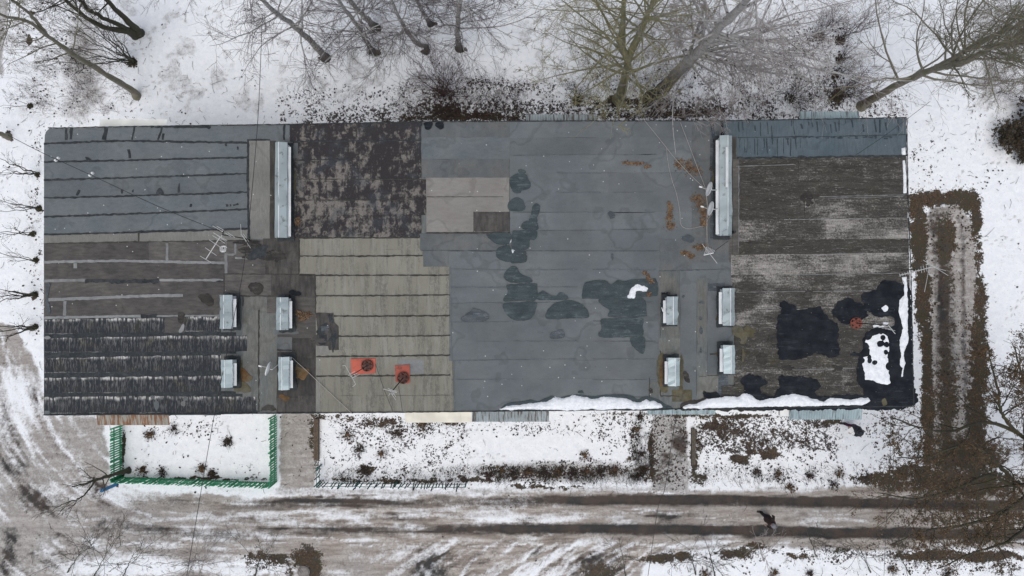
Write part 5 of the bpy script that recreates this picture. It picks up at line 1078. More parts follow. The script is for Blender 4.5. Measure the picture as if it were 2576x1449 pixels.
# ------------------------------------------------------------------ trees
def m_bark(name, a, b, marks=None, amt=.5, sc=9, moss=None, ztop=2.4):
    m = Mat(name); p = m.pos; n_ = m.noise(p, sc, 5, .65)
    col = m.mix(m.st(n_, .3, .7), a, b)
    if marks:
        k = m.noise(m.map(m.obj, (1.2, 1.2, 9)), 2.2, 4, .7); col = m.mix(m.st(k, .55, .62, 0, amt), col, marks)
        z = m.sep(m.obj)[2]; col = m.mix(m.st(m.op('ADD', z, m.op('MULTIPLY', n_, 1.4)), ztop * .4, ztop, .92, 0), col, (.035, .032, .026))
    if moss: col = m.mix(m.st(m.noise(p, 2.5, 4), .42, .62, 0, .8), col, moss)
    return m.done(col, .95, n_, .6, .02)
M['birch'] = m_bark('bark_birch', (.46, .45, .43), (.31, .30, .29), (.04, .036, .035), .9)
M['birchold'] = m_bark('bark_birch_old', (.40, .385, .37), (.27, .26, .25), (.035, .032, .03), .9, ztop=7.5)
M['darkbark'] = m_bark('bark_dark', (.045, .045, .035), (.085, .08, .06), moss=(.06, .058, .035))
M['linden'] = m_bark('bark_linden', (.17, .165, .115), (.25, .245, .175), moss=(.19, .18, .09))
M['greybark'] = m_bark('bark_grey_green', (.17, .155, .125), (.24, .22, .18), moss=(.16, .155, .10))
M['twigbirch'] = simple('twig_birch', (.095, .078, .078), .9, 0, .3, 3)
M['twigpale'] = simple('twig_pale', (.25, .225, .215), .9, 0, .3, 2)
M['twiglinden'] = simple('twig_linden', (.235, .212, .115), .9, 0, .35, 3)
M['twigdark'] = simple('twig_dark', (.058, .05, .04), .9, 0, .3, 3)
M['twiggreen'] = simple('twig_grey_green', (.15, .138, .09), .9, 0, .3, 3)
M['twigred'] = simple('twig_red_brown', (.085, .052, .05), .9, 0, .3, 3)
M['twigoak'] = simple('twig_oak', (.085, .066, .046), .9, 0, .35, 3)
M['oakbark'] = m_bark('bark_oak', (.032, .032, .024), (.06, .055, .038), moss=(.06, .058, .028))
def resample(pts, n):
    p = catmull(pts, 12); L = np.r_[0, np.cumsum(np.linalg.norm(np.diff(p, axis=0), axis=1))]; t = np.linspace(0, L[-1], n + 1)
    return np.stack([np.interp(t, L, p[:, i]) for i in range(3)], 1)
def grow(g, pp, pr, n, t0, t1, L, ang, up, wig, nseg, rr, rtip, absL=False, tpow=1.0, taper=.55):
    N, S1, _ = pp.shape; S = S1 - 1; pi = np.repeat(np.arange(N), n); Mn = len(pi)
    t = t0 + (t1 - t0) * g.rand(Mn) ** tpow; f = t * S; i = np.minimum(f.astype(int), S - 1); fr = (f - i)[:, None]
    p = pp[pi, i] * (1 - fr) + pp[pi, i + 1] * fr; tan = pp[pi, i + 1] - pp[pi, i]; tan /= np.linalg.norm(tan, axis=1, keepdims=True) + 1e-9
    r = pr[pi, i] * (1 - fr[:, 0]) + pr[pi, i + 1] * fr[:, 0]
    v = g.normal(size=(Mn, 3)); v -= (v * tan).sum(1, keepdims=True) * tan; v /= np.linalg.norm(v, axis=1, keepdims=True)
    a = ang * (.65 + .7 * g.rand(Mn))[:, None]; d = np.cos(a) * tan + np.sin(a) * v
    pl = np.linalg.norm(np.diff(pp, axis=1), axis=2).sum(1)[pi]
    ln = (L if absL else L * pl) * (1 - taper * t) * (.55 + .8 * g.rand(Mn)); out = [p]
    for k in range(nseg):
        d = d + wig * g.normal(size=(Mn, 3)) + np.array((0, 0, up)) ; d /= np.linalg.norm(d, axis=1, keepdims=True); p = p + d * (ln / nseg)[:, None]; out.append(p)
    P_ = np.stack(out, 1); P_[..., 2] = np.maximum(P_[..., 2], .05); r0 = np.maximum(np.minimum(r * rr, ln * .03), rtip * 1.1)
    R_ = r0[:, None] + (rtip - r0)[:, None] * np.linspace(0, 1, nseg + 1)[None] ** .8
    return P_, R_
def assemble(parts):
    V_ = []; Q_ = []; mi = []; b = 0
    for P_, R_, k, m in parts:
        v, q = tubes(P_, R_, k); V_.append(v); Q_.append(q + b); mi.append(np.full(len(q), m)); b += len(v)
    return np.vstack(V_), np.vstack(Q_), np.concatenate(mi)
def autoz(base, pts, extra=0.0):
    b = np.array(base) - (W2, H2); out = [(base[0], base[1], 0.0)]
    for q in pts:
        if len(q) == 3: out.append(q); continue
        k = ((np.array(q) - (W2, H2)) @ b) / (b @ b); out.append((q[0], q[1], max(.2, CAM * (1 - 1 / k))))
    return out
def tree(name, label, stems, r0, bark, twig, spec, seed, group='bare trees', cat='tree', leaves=None, limbs=(), clear=None):
    """stems: lists of plan points (x, y, z); spec: levels of grow()"""
    g = np.random.RandomState(seed); base = np.array(P(*stems[0][0])); base[2] = 0
    t = thing(name, label, cat, tuple(base), group)
    SP = []; SR = []
    for si, s in enumerate(stems):
        p = resample([P(*q) for q in s], 26); n = len(p); u = np.linspace(0, 1, n)
        rb = r0 if np.isscalar(r0) else r0[si]
        r = rb * (1 - .82 * u) * (1 + .05 * g.normal(size=n)) + (rb * .55 * np.exp(-p[:, 2] / .22) if s[0][2] < .3 else 0)
        p[1:, :2] += g.normal(0, .018, (n - 1, 2)); SP.append(p); SR.append(r)
    SP = np.array(SP); SR = np.array(SR)
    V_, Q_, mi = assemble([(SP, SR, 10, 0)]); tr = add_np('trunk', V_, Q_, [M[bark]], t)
    levels = []; pp, pr = SP, SR; parts = []
    if len(limbs):
        LP = np.array([resample([P(*q) for q in s], 26) for s in limbs]); LR = np.array([rb0 * (1 - .85 * np.linspace(0, 1, 27)) for rb0 in [.055] * len(limbs)])
        parts.append((LP, LR, 6, 0)); pp = np.concatenate([pp, LP]); pr = np.concatenate([pr, LR])
    tips = None
    for li, k in enumerate(spec):
        nst = len(pp)
        if li == 0 and len(limbs):
            k2 = dict(k); k2['n'] = max(5, k['n'] // 4); a = grow(g, SP, SR, **k); b = grow(g, LP, LR, **k2); pp, pr = np.concatenate([a[0], b[0]]), np.concatenate([a[1], b[1]])
            src = np.r_[np.repeat(np.arange(len(SP)), k['n']), np.repeat(np.arange(len(SP), nst), k2['n'])]
        else:
            pp, pr = grow(g, pp, pr, **k); src = np.repeat(np.arange(nst), k['n'])
        if clear is not None and li == 0:        # boughs are kept trimmed back from the roof, apart from the few limbs listed
            tip = pp[:, -1]; py = H2 - tip[:, 1] * CAM / (CAM - tip[:, 2]) * K
            keep = (py < clear + 20 * g.normal(size=len(py))) | ((src >= len(stems)) & (py < clear + 50)); pp, pr = pp[keep], pr[keep]
        parts.append((pp, pr, 5 if li == 0 else (4 if li == 1 else 3), 0 if li == 0 else 1)); tips = pp
    V_, Q_, mi = assemble(parts); cr = add_np('crown', V_, Q_, [M[bark], M[twig]], t, matidx=mi)
    if leaves:
        n, mat, size = leaves; k = g.randint(0, len(tips), n); j = g.randint(1, tips.shape[1], n); c = tips[k, j] + g.normal(0, .03, (n, 3))
        v, q = leafmesh(c[:, 0], c[:, 1], c[:, 2], g.uniform(.6, 1.4, n) * size, g, .8); o = add_np('leaves', v, q, M[mat], cr, smooth=False); o['kind'] = 'stuff'
    return t
BIRCH = lambda L=.50, n=26, n2=13, n3=8, t0=.20: [dict(n=n, t0=t0, t1=.97, L=L, ang=1.05, up=.02, wig=.10, nseg=8, rr=.36, rtip=.006), dict(n=n2, t0=.12, t1=1, L=.40, ang=.7, up=-.05, wig=.13, nseg=6, rr=.42, rtip=.0042), dict(n=n3, t0=.1, t1=1, L=.5, ang=.6, up=-.14, wig=.14, nseg=4, rr=.6, rtip=.0034)]
birches = [('pale birch furthest left, trunk leaning up to the frame edge', (820, 147), [(790, 112), (735, 62), (660, 0), (560, -150)], .17, 1),
           ('upper birch of the close pair with a brown root mound', (945, 70), [(915, 40), (880, 0), (800, -140)], .16, 2),
           ('lower birch of the close pair with green mossy foot', (938, 130), [(925, 108), (905, 75), (870, 25), (840, -20), (770, -150)], .13, 3),
           ('birch with a crooked dark elbow at its foot', (1072, 132), [(1077, 122, .25), (1067, 114, .6), (1050, 112, 1.0), (1033, 92, 1.9), (1005, 45), (983, -5), (930, -180)], .12, 4),
           ('short visible birch trunk right of the crooked one, at the top edge', (1083, 62), [(1072, 45), (1060, 22), (1048, -5), (1020, -120)], .12, 5),
           ('upright birch with a pale cut scar near its foot', (1155, 122), [(1151, 90), (1153, 50), (1158, 0), (1165, -180)], .15, 6)]
for lb, b, pts, r, sd in birches:
    s = autoz(b, pts); tree('birch_tree', lb, [s], r, 'birch', 'twigbirch', BIRCH(), 100 + sd, 'birches north of the building', clear=270)
# great birch
s = autoz((1640, 250), [(1668, 222), (1700, 188), (1728, 160), (1775, 108), (1830, 50), (1890, -10), (1990, -130)])
tree('birch_tree', 'great birch with dark furrowed foot close to the north wall', [s], .33, 'birchold', 'twigpale', BIRCH(.56, 40, 14, 7, .36), 120, 'birches north of the building', clear=285,
     limbs=[[(1735, 150, 6.2), (1745, 95, 7.5), (1738, 20, 9)], [(1740, 152, 6.2), (1790, 180, 7.5), (1850, 215, 8.5), (1880, 280, 8.6)], [(1736, 160, 6.0), (1760, 190, 6.6), (1800, 240, 7.6), (1815, 300, 8.2)], [(1738, 165, 6), (1700, 230, 7.4), (1692, 300, 8.2), (1700, 390, 8.4)], [(1745, 140, 6.6), (1850, 130, 8.2), (1950, 165, 9)], [(1725, 150, 6.2), (1705, 80, 7.4), (1700, 10, 8.5)]])
# linden
s1 = autoz((1556, 250), [(1566, 215), (1574, 180), (1580, 152), (1560, 112), (1566, 60), (1570, 0), (1575, -80)]); s2 = [s1[3], (1592, 120, 6.2), (1618, 60, 8.2), (1640, 10, 10.2), (1660, -90, 13)]
LIND = [dict(n=34, t0=.26, t1=.98, L=.56, ang=1.1, up=.03, wig=.11, nseg=8, rr=.36, rtip=.008), dict(n=9, t0=.2, t1=1, L=.42, ang=.75, up=.02, wig=.14, nseg=6, rr=.45, rtip=.005), dict(n=6, t0=.15, t1=1, L=.48, ang=.75, up=.0, wig=.16, nseg=4, rr=.6, rtip=.0038)]
tree('linden_tree', 'olive green forked linden spreading over the north eave', [s1, s2], [.24, .17], 'linden', 'twiglinden', LIND, 130, clear=285,
     limbs=[[(1575, 150, 5.2), (1500, 130, 6.2), (1420, 105, 7), (1370, 75, 7.6)], [(1572, 160, 5.0), (1470, 175, 6), (1340, 205, 7)], [(1570, 170, 4.8), (1500, 215, 6), (1440, 250, 7)], [(1580, 180, 4.8), (1572, 240, 6.4), (1545, 300, 8.2), (1535, 350, 8.6)], [(1590, 150, 5.4), (1640, 110, 7), (1680, 80, 8)], [(1585, 165, 5.2), (1612, 230, 6.4), (1615, 300, 7.4)]])
# east tree
s1 = autoz((2166, 268), [(2215, 238), (2290, 198), (2355, 170), (2420, 135), (2490, 95), (2576, 55), (2720, -40)]); s2 = [s1[3], (2430, 155, 8.0), (2500, 118, 9.3), (2590, 100, 10.6), (2700, 60, 12.5)]
EAST = [dict(n=40, t0=.26, t1=.98, L=.50, ang=1.1, up=.06, wig=.12, nseg=7, rr=.40, rtip=.009), dict(n=11, t0=.18, t1=1, L=.42, ang=.8, up=.03, wig=.15, nseg=5, rr=.45, rtip=.005), dict(n=8, t0=.1, t1=1, L=.5, ang=.75, up=.0, wig=.17, nseg=4, rr=.6, rtip=.0045)]
tree('ash_tree', 'grey leaning bare tree at the north-east corner of the roof', [s1, s2], [.20, .15], 'greybark', 'twiggreen', EAST, 140, clear=275)
# north-west group
SPARSE = [dict(n=14, t0=.45, t1=.98, L=.34, ang=.95, up=.05, wig=.10, nseg=6, rr=.42, rtip=.008), dict(n=9, t0=.2, t1=1, L=.42, ang=.75, up=.02, wig=.14, nseg=5, rr=.5, rtip=.0055), dict(n=6, t0=.1, t1=1, L=.5, ang=.7, up=-.02, wig=.15, nseg=3, rr=.6, rtip=.0045)]
st = [autoz((352, 88), q) for q in ([(335, 66), (300, 33), (262, -10), (180, -120)], [(325, 76), (275, 52), (232, 30), (195, -8), (110, -110)], [(318, 80), (262, 68), (205, 35), (160, -5), (60, -100)])]
for k, s in enumerate(st): s[0] = ((354, 84), (347, 90), (341, 92))[k] + (0.0,)
tree('alder_tree', 'dark tree with three stems rising from one root', st, [.17, .14, .15], 'darkbark', 'twigdark', SPARSE, 150)
s = autoz((345, 243), [(330, 226), (280, 195), (215, 155), (160, 120), (118, 90), (70, 55), (20, 42), (-80, 10)])
s2 = [s[5], (80, 40, 8.2), (30, 0, 9.5), (-30, -60, 11.5)]
tree('alder_tree', 'brown bare tree leaning to the top left corner', [s, s2], [.16, .08], 'greybark', 'twiggreen', SPARSE, 151)
def fan(cx, cy, n, h, sp, sd, aim=(0, 0)):
    g = np.random.RandomState(sd); out = []
    bx, by, _ = P(cx, cy)
    for i in range(n):
        a = 2 * math.pi * (i + g.rand() * .8) / n; l = sp * g.uniform(.5, 1.1); hh = h * g.uniform(.7, 1.1); ex, ey = math.cos(a) * l + aim[0], math.sin(a) * l + aim[1]
        out.append([(bx + g.normal(0, .06), by + g.normal(0, .06), 0), (bx + ex * .25, by + ey * .25, hh * .35), (bx + ex * .6, by + ey * .6, hh * .72), (bx + ex, by + ey, hh)])
    return out
def shrub(name, label, cx, cy, n, h, sp, r, bark, twig, sd, n2=7, n3=5, group='bare shrubs', aim=(0, 0), cat='shrub', clump=0, leaves=None):
    g = np.random.RandomState(sd); base = np.array(P(cx, cy)); t = thing(name, label, cat, tuple(base), group)
    SP = np.array([resample(s, 8) for s in fan(cx, cy, n, h, sp, sd, aim)]); SR = r * np.linspace(1, .35, 9)[None] * g.uniform(.7, 1.2, (n, 1))
    SP[:, 1:] += g.normal(0, .03 * h / 2, SP[:, 1:].shape)
    V_, Q_, _ = assemble([(SP, SR, 6, 0)]); add_np('trunk', V_, Q_, M[bark], t)
    parts = []; p, q = grow(g, SP, SR, n2, .3, 1, .45, .7, .06, .14, 4, .55, .0055); parts.append((p, q, 4, 0))
    if n3: p, q = grow(g, p, q, n3, .15, 1, .55, .7, .04, .16, 3, .6, .0042); parts.append((p, q, 3, 0))
    V_, Q_, _ = assemble(parts); cr = add_np('crown', V_, Q_, M[twig], t)
    if clump:
        m = 30; a = g.rand(m) * 6.28; rr = np.sqrt(g.rand(m)) * clump; v, qq = leafmesh(base[0] + np.cos(a) * rr, base[1] + np.sin(a) * rr, .05 + .25 * g.rand(m) * (1 - rr / clump), g.uniform(.06, .16, m), g, .9); add_np('root_clump', v, qq, M['mossclump'], t, smooth=False)['kind'] = 'stuff'
    if leaves:
        nn, mat, size = leaves; k = g.randint(0, len(p), nn); j = g.randint(1, p.shape[1], nn); c = p[k, j] + g.normal(0, .03, (nn, 3)); c[:, 2] = np.maximum(c[:, 2], .05)
        v, qq = leafmesh(c[:, 0], c[:, 1], c[:, 2], g.uniform(.6, 1.4, nn) * size, g, .8); add_np('leaves', v, qq, M[mat], cr, smooth=False)['kind'] = 'stuff'
    return t
M['mossclump'] = m_leaf('moss_clump', (.03, .032, .018), (.06, .058, .026), (.05, .035, .02))
shrub('coppice_shrub', 'many-stemmed mossy coppice below the three-stemmed tree', 335, 158, 16, 4.2, 2.2, .028, 'darkbark', 'twigdark', 160, 6, 6, aim=(-.7, .3), clump=.3)
LEFT = [(78, 268, 2, .02, 'small forked sapling above the row of clipped shrubs'), (97, 440, 4, .03, 'first clipped shrub from the top along the west wall'), (100, 525, 4, .03, 'second clipped shrub from the top along the west wall'), (86, 588, 3, .026, 'third clipped shrub from the top along the west wall'), (92, 655, 3, .024, 'fourth clipped shrub from the top along the west wall'), (92, 742, 5, .045, 'thick mossy clipped shrub, fifth along the west wall'), (92, 822, 4, .05, 'stout mossy shrub, lowest along the west wall')]
for k, (x, y, n, r, lb) in enumerate(LEFT): shrub('clipped_shrub', lb, x, y, n, 2.4, .5, r, 'darkbark', 'twigdark', 170 + k, 4, 3, 'clipped shrubs along the west wall', (-.25, 0), clump=.13)
# stump on the left edge
tree('tree_trunk', 'thick grey trunk with a mossy foot cut by the left frame edge', [autoz((24, 345), [(10, 340), (-15, 332), (-90, 310), (-200, 280)])], .13, 'greybark', 'twiggreen', SPARSE[:2], 152)
# shrubs north of the building
shrub('wild_shrub', 'large reddish twiggy shrub against the middle of the north wall', 1115, 240, 22, 2.6, 1.5, .016, 'twigred', 'twigred', 180, 8, 6, aim=(0, .35), clump=.5)
for k, (x, y, n, h, sp, ax, lb) in enumerate([(2105, 245, 18, 2.6, .9, .5, 'bushy clipped shrub beside the north-east canopy'), (2112, 100, 8, 3.4, .8, .6, 'slender clump of stems with a red-brown stump near the top'), (2112, 150, 6, 1.2, .5, .1, 'low stump sprouting thin rods under the birch crown'), (2098, 192, 7, 1.3, .5, .1, 'dark stump with short rods above the bushy shrub'), (1452, 252, 12, 1.4, .7, 0, 'dark low shrub left of the linden foot'), (1985, 250, 14, 1.6, .9, 0, 'pale tangle of rods west of the bushy shrub'), (2060, 95, 12, 2.0, 1.2, .2, 'loose violet brush under the great birch crown')]):
    shrub('wild_shrub', lb, x, y, n, h, sp, .015, 'twigdark', 'twigred' if k in (0, 1, 6) else 'twigdark', 181 + k, 6, 5, aim=(ax, .1), clump=.28)
# dark evergreen bush at the right edge
M['evergreen'] = m_leaf('needles_dark', (.022, .02, .014), (.05, .04, .024), (.075, .05, .028))
shrub('evergreen_bush', 'larger dark evergreen bush at the right frame edge', 2525, 350, 20, .9, 1.0, .014, 'darkbark', 'twigdark', 195, 8, 6, cat='shrub', aim=(.2, 0), clump=.8, leaves=(2200, 'evergreen', .075))
shrub('evergreen_bush', 'upper dark evergreen bush touching the right frame edge', 2572, 300, 22, 1.2, 1.0, .014, 'darkbark', 'twigdark', 197, 8, 6, cat='shrub', aim=(.2, 0), clump=.6, leaves=(2200, 'evergreen', .075))
shrub('evergreen_bush', 'low dark evergreen bush below the other two at the right edge', 2570, 385, 16, .7, .9, .014, 'darkbark', 'twigdark', 198, 8, 6, cat='shrub', clump=.6, leaves=(1500, 'evergreen', .07))
shrub('wild_shrub', 'brown brush in the top right corner', 2560, 110, 20, 2.2, 1.6, .014, 'twigdark', 'twigred', 196, 7, 6)
M['leafoak'] = m_leaf('leaves_oak', (.05, .032, .018), (.10, .062, .030), (.13, .085, .045))
# oak in the lower right, trunk outside the frame
OAK = [dict(n=16, t0=.22, t1=.98, L=.34, ang=1.0, up=.03, wig=.17, nseg=7, rr=.5, rtip=.010), dict(n=12, t0=.15, t1=1, L=.42, ang=.85, up=.01, wig=.2, nseg=5, rr=.55, rtip=.006), dict(n=6, t0=.15, t1=1, L=.45, ang=.8, up=.0, wig=.2, nseg=3, rr=.6, rtip=.0045)]
ob = (2645, 1160, 0.0); fork = (2680, 1185, 1.9)
stems = [[ob, fork, (2740, 1210, 5), (2800, 1250, 9)],
         [fork, (2560, 1090, 3.2), (2475, 1062, 4.2), (2400, 1082, 4.6), (2330, 1080, 5), (2240, 1050, 5.4)],
         [(2560, 1090, 3.2), (2520, 1040, 4.4), (2510, 980, 5.4), (2490, 900, 6.2), (2480, 850, 6.6)],
         [fork, (2560, 1222, 3.2), (2490, 1195, 4), (2400, 1230, 5), (2300, 1255, 5.6), (2210, 1240, 6)],
         [(2600, 1235, 3.4), (2520, 1290, 4.6), (2430, 1320, 5.6), (2330, 1335, 6.2), (2240, 1370, 6.6)],
         [fork, (2610, 1290, 3.4), (2540, 1360, 4.8), (2450, 1390, 5.8), (2360, 1430, 6.4)],
         [(2560, 1222, 3.2), (2480, 1140, 4.6), (2420, 1120, 5.4), (2330, 1150, 6), (2260, 1150, 6.4)], [(2650, 1100, 3), (2600, 1020, 4.5), (2570, 940, 6), (2550, 870, 7)]]
tree('oak_tree', 'wide oak with withered brown leaves over the road at lower right', stems, [.30, .13, .09, .12, .10, .11, .10, .11], 'oakbark', 'twigoak', OAK, 200, leaves=(15000, 'leafoak', .055))
# sapling inside the green fence, pruned crown
TS = [dict(n=11, t0=.35, t1=.98, L=.45, ang=.9, up=.10, wig=.14, nseg=6, rr=.45, rtip=.008), dict(n=5, t0=.2, t1=1, L=.45, ang=.7, up=.08, wig=.15, nseg=5, rr=.55, rtip=.0055)]
s = autoz((325, 1184), [(300, 1190), (268, 1200), (240, 1208), (212, 1217), (180, 1225)]); s2 = [s[3], (225, 1230, 3.0), (205, 1250, 3.6), (165, 1266, 4.4), (120, 1290, 5)]
tree('maple_tree', 'small dark bare tree leaning across the green fence corner', [s, s2], [.115, .05], 'darkbark', 'twigdark', TS, 201)
# young trees along the lower frame edge: their crowns reach into view
EDGE = [dict(n=11, t0=.25, t1=.95, L=.5, ang=.9, up=.05, wig=.12, nseg=6, rr=.5, rtip=.007), dict(n=7, t0=.2, t1=1, L=.42, ang=.65, up=.05, wig=.14, nseg=4, rr=.55, rtip=.005), dict(n=4, t0=.2, t1=1, L=.5, ang=.6, up=.03, wig=.15, nseg=3, rr=.6, rtip=.004)]
edge = [(170, 1440, 3.6, 'twigdark', 'leftmost slender bush at the lower frame edge'), (235, 1452, 4.2, 'twigdark', 'taller twiggy sapling in the lower left snow'), (305, 1458, 3.8, 'twigdark', 'third sapling from the left at the lower edge'), (470, 1450, 4.4, 'twigpale', 'pale sapling under the long black wire'), (490, 1470, 4.2, 'twigpale', 'pale second sapling under the long black wire'), (640, 1450, 3.4, 'twigdark', 'thin sapling beside the brown grass island'), (1575, 1455, 3.6, 'twigdark', 'thin sapling right of the dark slush patch'), (1750, 1445, 4.0, 'twigdark', 'bare sapling left of the walker, at the lower edge'), (1800, 1452, 3.6, 'twigdark', 'second bare sapling left of the walker'), (1922, 1412, 3.0, 'twigpale', 'whitish sapling directly below the walker'), (2055, 1400, 3.6, 'twigdark', 'bare sapling right of the walker by the brown verge'), (2190, 1440, 3.4, 'twigdark', 'low bare sapling left of the lower oak limbs'), (2290, 1446, 3.0, 'twigdark', 'bare sapling under the oak at the lower edge')]
for k, (x, y, h, tw, lb) in enumerate(edge):
    up = (x - (x - W2) * .035, y - 62 - 5 * (k % 3))          # the crown leans north, towards the road
    tree('sapling', lb, [[(x, y, 0), (x * .7 + up[0] * .3, y * .7 + up[1] * .3, h * .3), (x * .35 + up[0] * .65, y * .35 + up[1] * .65, h * .62), (up[0], up[1], h)]], .03, tw if tw == 'twigpale' else 'darkbark', tw, EDGE, 210 + k, 'saplings along the lower edge')
# dead stalks and grass tussocks in the yards
ORD = ['first', 'second', 'third', 'fourth', 'fifth', 'sixth', 'seventh', 'eighth', 'ninth', 'tenth']
TUS = [(x, y, ORD[k] + ' withered tussock from the left in the row above the road') for k, (x, y) in enumerate([(1230, 1194), (1262, 1182), (1292, 1192), (1330, 1187), (1368, 1190), (1405, 1186), (1440, 1188), (1475, 1185), (1510, 1184), (1545, 1180)])]
TUS += [(1605, 1195, 'withered tussock at the lower left corner of the icy entrance path'), (1620, 1178, 'ragged brown tussock at the left rim of the icy entrance path'), (1612, 1140, 'spiky tussock half way along the left side of the entrance path'), (1600, 1080, 'thin tussock below the roof edge left of the entrance path'), (1610, 1048, 'dark tussock under the roof edge beside the entrance canopy'), (1470, 1146, 'lone small tussock in the middle of the clean snow'),
        (1900, 1186, 'leftmost tussock of the lower row in the east yard'), (1955, 1192, 'second tussock of the lower row in the east yard'), (2035, 1196, 'third tussock of the lower row in the east yard'), (2108, 1190, 'rightmost tussock of the lower row in the east yard'), (2095, 1218, 'dark clod of grass on the verge right of the walker'), (1985, 1226, 'dark clod of grass on the verge above the walker'),
        (575, 1112, 'dark tussock in the right half of the green fenced garden'), (508, 1176, 'dark tussock at the long black wire in the fenced garden'), (535, 1190, 'low tussock against the lower green fence, right of the wire'), (361, 1182, 'dark tussock beside the leaning small tree in the fenced garden'), (411, 1184, 'smallest tussock along the lower green fence'), (380, 1092, 'brown stalks under the rusty canopy'), (440, 1078, 'short stalks right of the rusty canopy'),
        (875, 1092, 'broken dark stalks in the upper left of the middle yard'), (1000, 1090, 'long broken stalks below the roof in the middle yard'), (1060, 1068, 'stalks just below the cream canopy'), (920, 1182, 'large brown heap of stalks behind the broken blue fence'), (960, 1140, 'red-brown stalks in the centre of the middle yard'), (905, 1130, 'dark stalks in the left of the middle yard'),
        (2243, 1430, 'dark tussock at the lower edge below the oak twigs'), (2036, 1442, 'dark tussock at the lower edge, second right of the walker'), (1772, 1441, 'brown mound of grass at the lower edge, left of the walker'), (2380, 1440, 'dark mound at the lower edge under the oak'), (1945, 1440, 'dark tussock at the lower edge below the walker')]
for k, (x, y, lb) in enumerate(TUS):
    g = np.random.RandomState(300 + k); base = np.array(P(x, y)); n = 60; a = g.rand(n) * 6.28; l = g.uniform(.10, .55, n) * g.uniform(.5, 1, n); rr = g.rand(n) * .22
    b = base[None] + np.stack([np.cos(a) * rr, np.sin(a) * rr, np.full(n, .02)], 1); e = b + np.stack([np.cos(a) * l * .75 + .0, np.sin(a) * l * .75 - .06, l * .55], 1); mid = (b + e) / 2 + np.array((0, 0, .10))
    v, q, _ = assemble([(np.stack([b, mid, e], 1), np.tile(np.array([.006, .005, .003]), (n, 1)), 3, 0)])
    u = 60; a = g.rand(u) * 6.28; rr = np.abs(g.normal(0, .17, u)); v2, q2 = leafmesh(base[0] + np.cos(a) * rr, base[1] + np.sin(a) * rr, .04 + .15 * g.rand(u), g.uniform(.05, .12, u), g, .8)
    t = thing('grass_tussock', lb, 'grass tussock', tuple(base), 'withered tussocks in the snowy yards')
    add_np('stalks', v, q, M['twigdark' if k % 3 else 'twigred'], t); add_np('leaves', v2, q2, M['leafbrown' if k % 2 else 'leafdark'], t, smooth=False)['kind'] = 'stuff'

# ------------------------------------------------------------------ loose leaves on the ground
g = np.random.RandomState(77); n = 150000
x = g.uniform(-27, 27, n); y = g.uniform(-15.5, 15.5, n); i = np.clip(np.searchsorted(gy, y), 0, Hm - 1); j = np.clip(np.searchsorted(gx, x), 0, Wm - 1)
clus = fbm(x * 1.6 + 50, y * 1.6 + 50, 3, 3)
pl = np.clip(np.maximum(litter[i, j] - .13, 0) ** 1.5 * 2.2 * sstep(.42, .66, clus) * 1.2, 0, 1) * (1 - .85 * m_road[i, j]); pg = grass[i, j] ** 2 * .6
inb = (np.abs(x) < x1 - .2) & (y > y0 + .3) & (y < y1 - .3)
for nm_, pr_, mat, lab, lo, hi in (('leaf_litter', pl, 'leafdark', 'dark wet leaves scattered over the snow', .05, .13), ('leaf_carpet', pg, 'leafbrown', 'brown dry leaves carpeting the bare verges', .04, .09)):
    k = (g.rand(n) < pr_) & ~inb
    v, q = leafmesh(x[k], y[k], GZ[i[k], j[k]] + .02, g.uniform(lo, hi, k.sum()), g, .35); props(add_np(nm_, v, q, M[mat], smooth=False), lab, 'leaf litter', None, 'stuff')

# fallen twigs and stalks on the snow
m_ = 5200; x_ = g.uniform(-26.5, 26.5, m_); y_ = g.uniform(-15, 15, m_); i_ = np.clip(np.searchsorted(gy, y_), 0, Hm - 1); j_ = np.clip(np.searchsorted(gx, x_), 0, Wm - 1)
k_ = (g.rand(m_) < np.clip(.12 + 1.1 * litter[i_, j_] + .5 * (y_ > 7), 0, 1) * (1 - .9 * m_road[i_, j_])) & ~((np.abs(x_) < x1 - .2) & (y_ > y0 + .3) & (y_ < y1 - .3))
x_, y_, z_ = x_[k_], y_[k_], GZ[i_[k_], j_[k_]]; m_ = len(x_); a_ = g.rand(m_) * 6.28; l_ = g.gamma(2.0, .09, m_) + .05
s0 = np.stack([x_, y_, z_ + .02], 1); e0_ = s0 + np.stack([np.cos(a_) * l_, np.sin(a_) * l_, g.uniform(0, .05, m_)], 1); md_ = (s0 + e0_) / 2 + np.stack([g.normal(0, .04, m_), g.normal(0, .04, m_), np.full(m_, .02)], 1)
v, q, _ = assemble([(np.stack([s0, md_, e0_], 1), np.tile(np.array([.009, .008, .005]), (m_, 1)), 3, 0)])
props(add_np('fallen_twigs', v, q, M['twigdark']), 'thin dark twigs and stalks strewn over the snow', 'twigs', None, 'stuff')

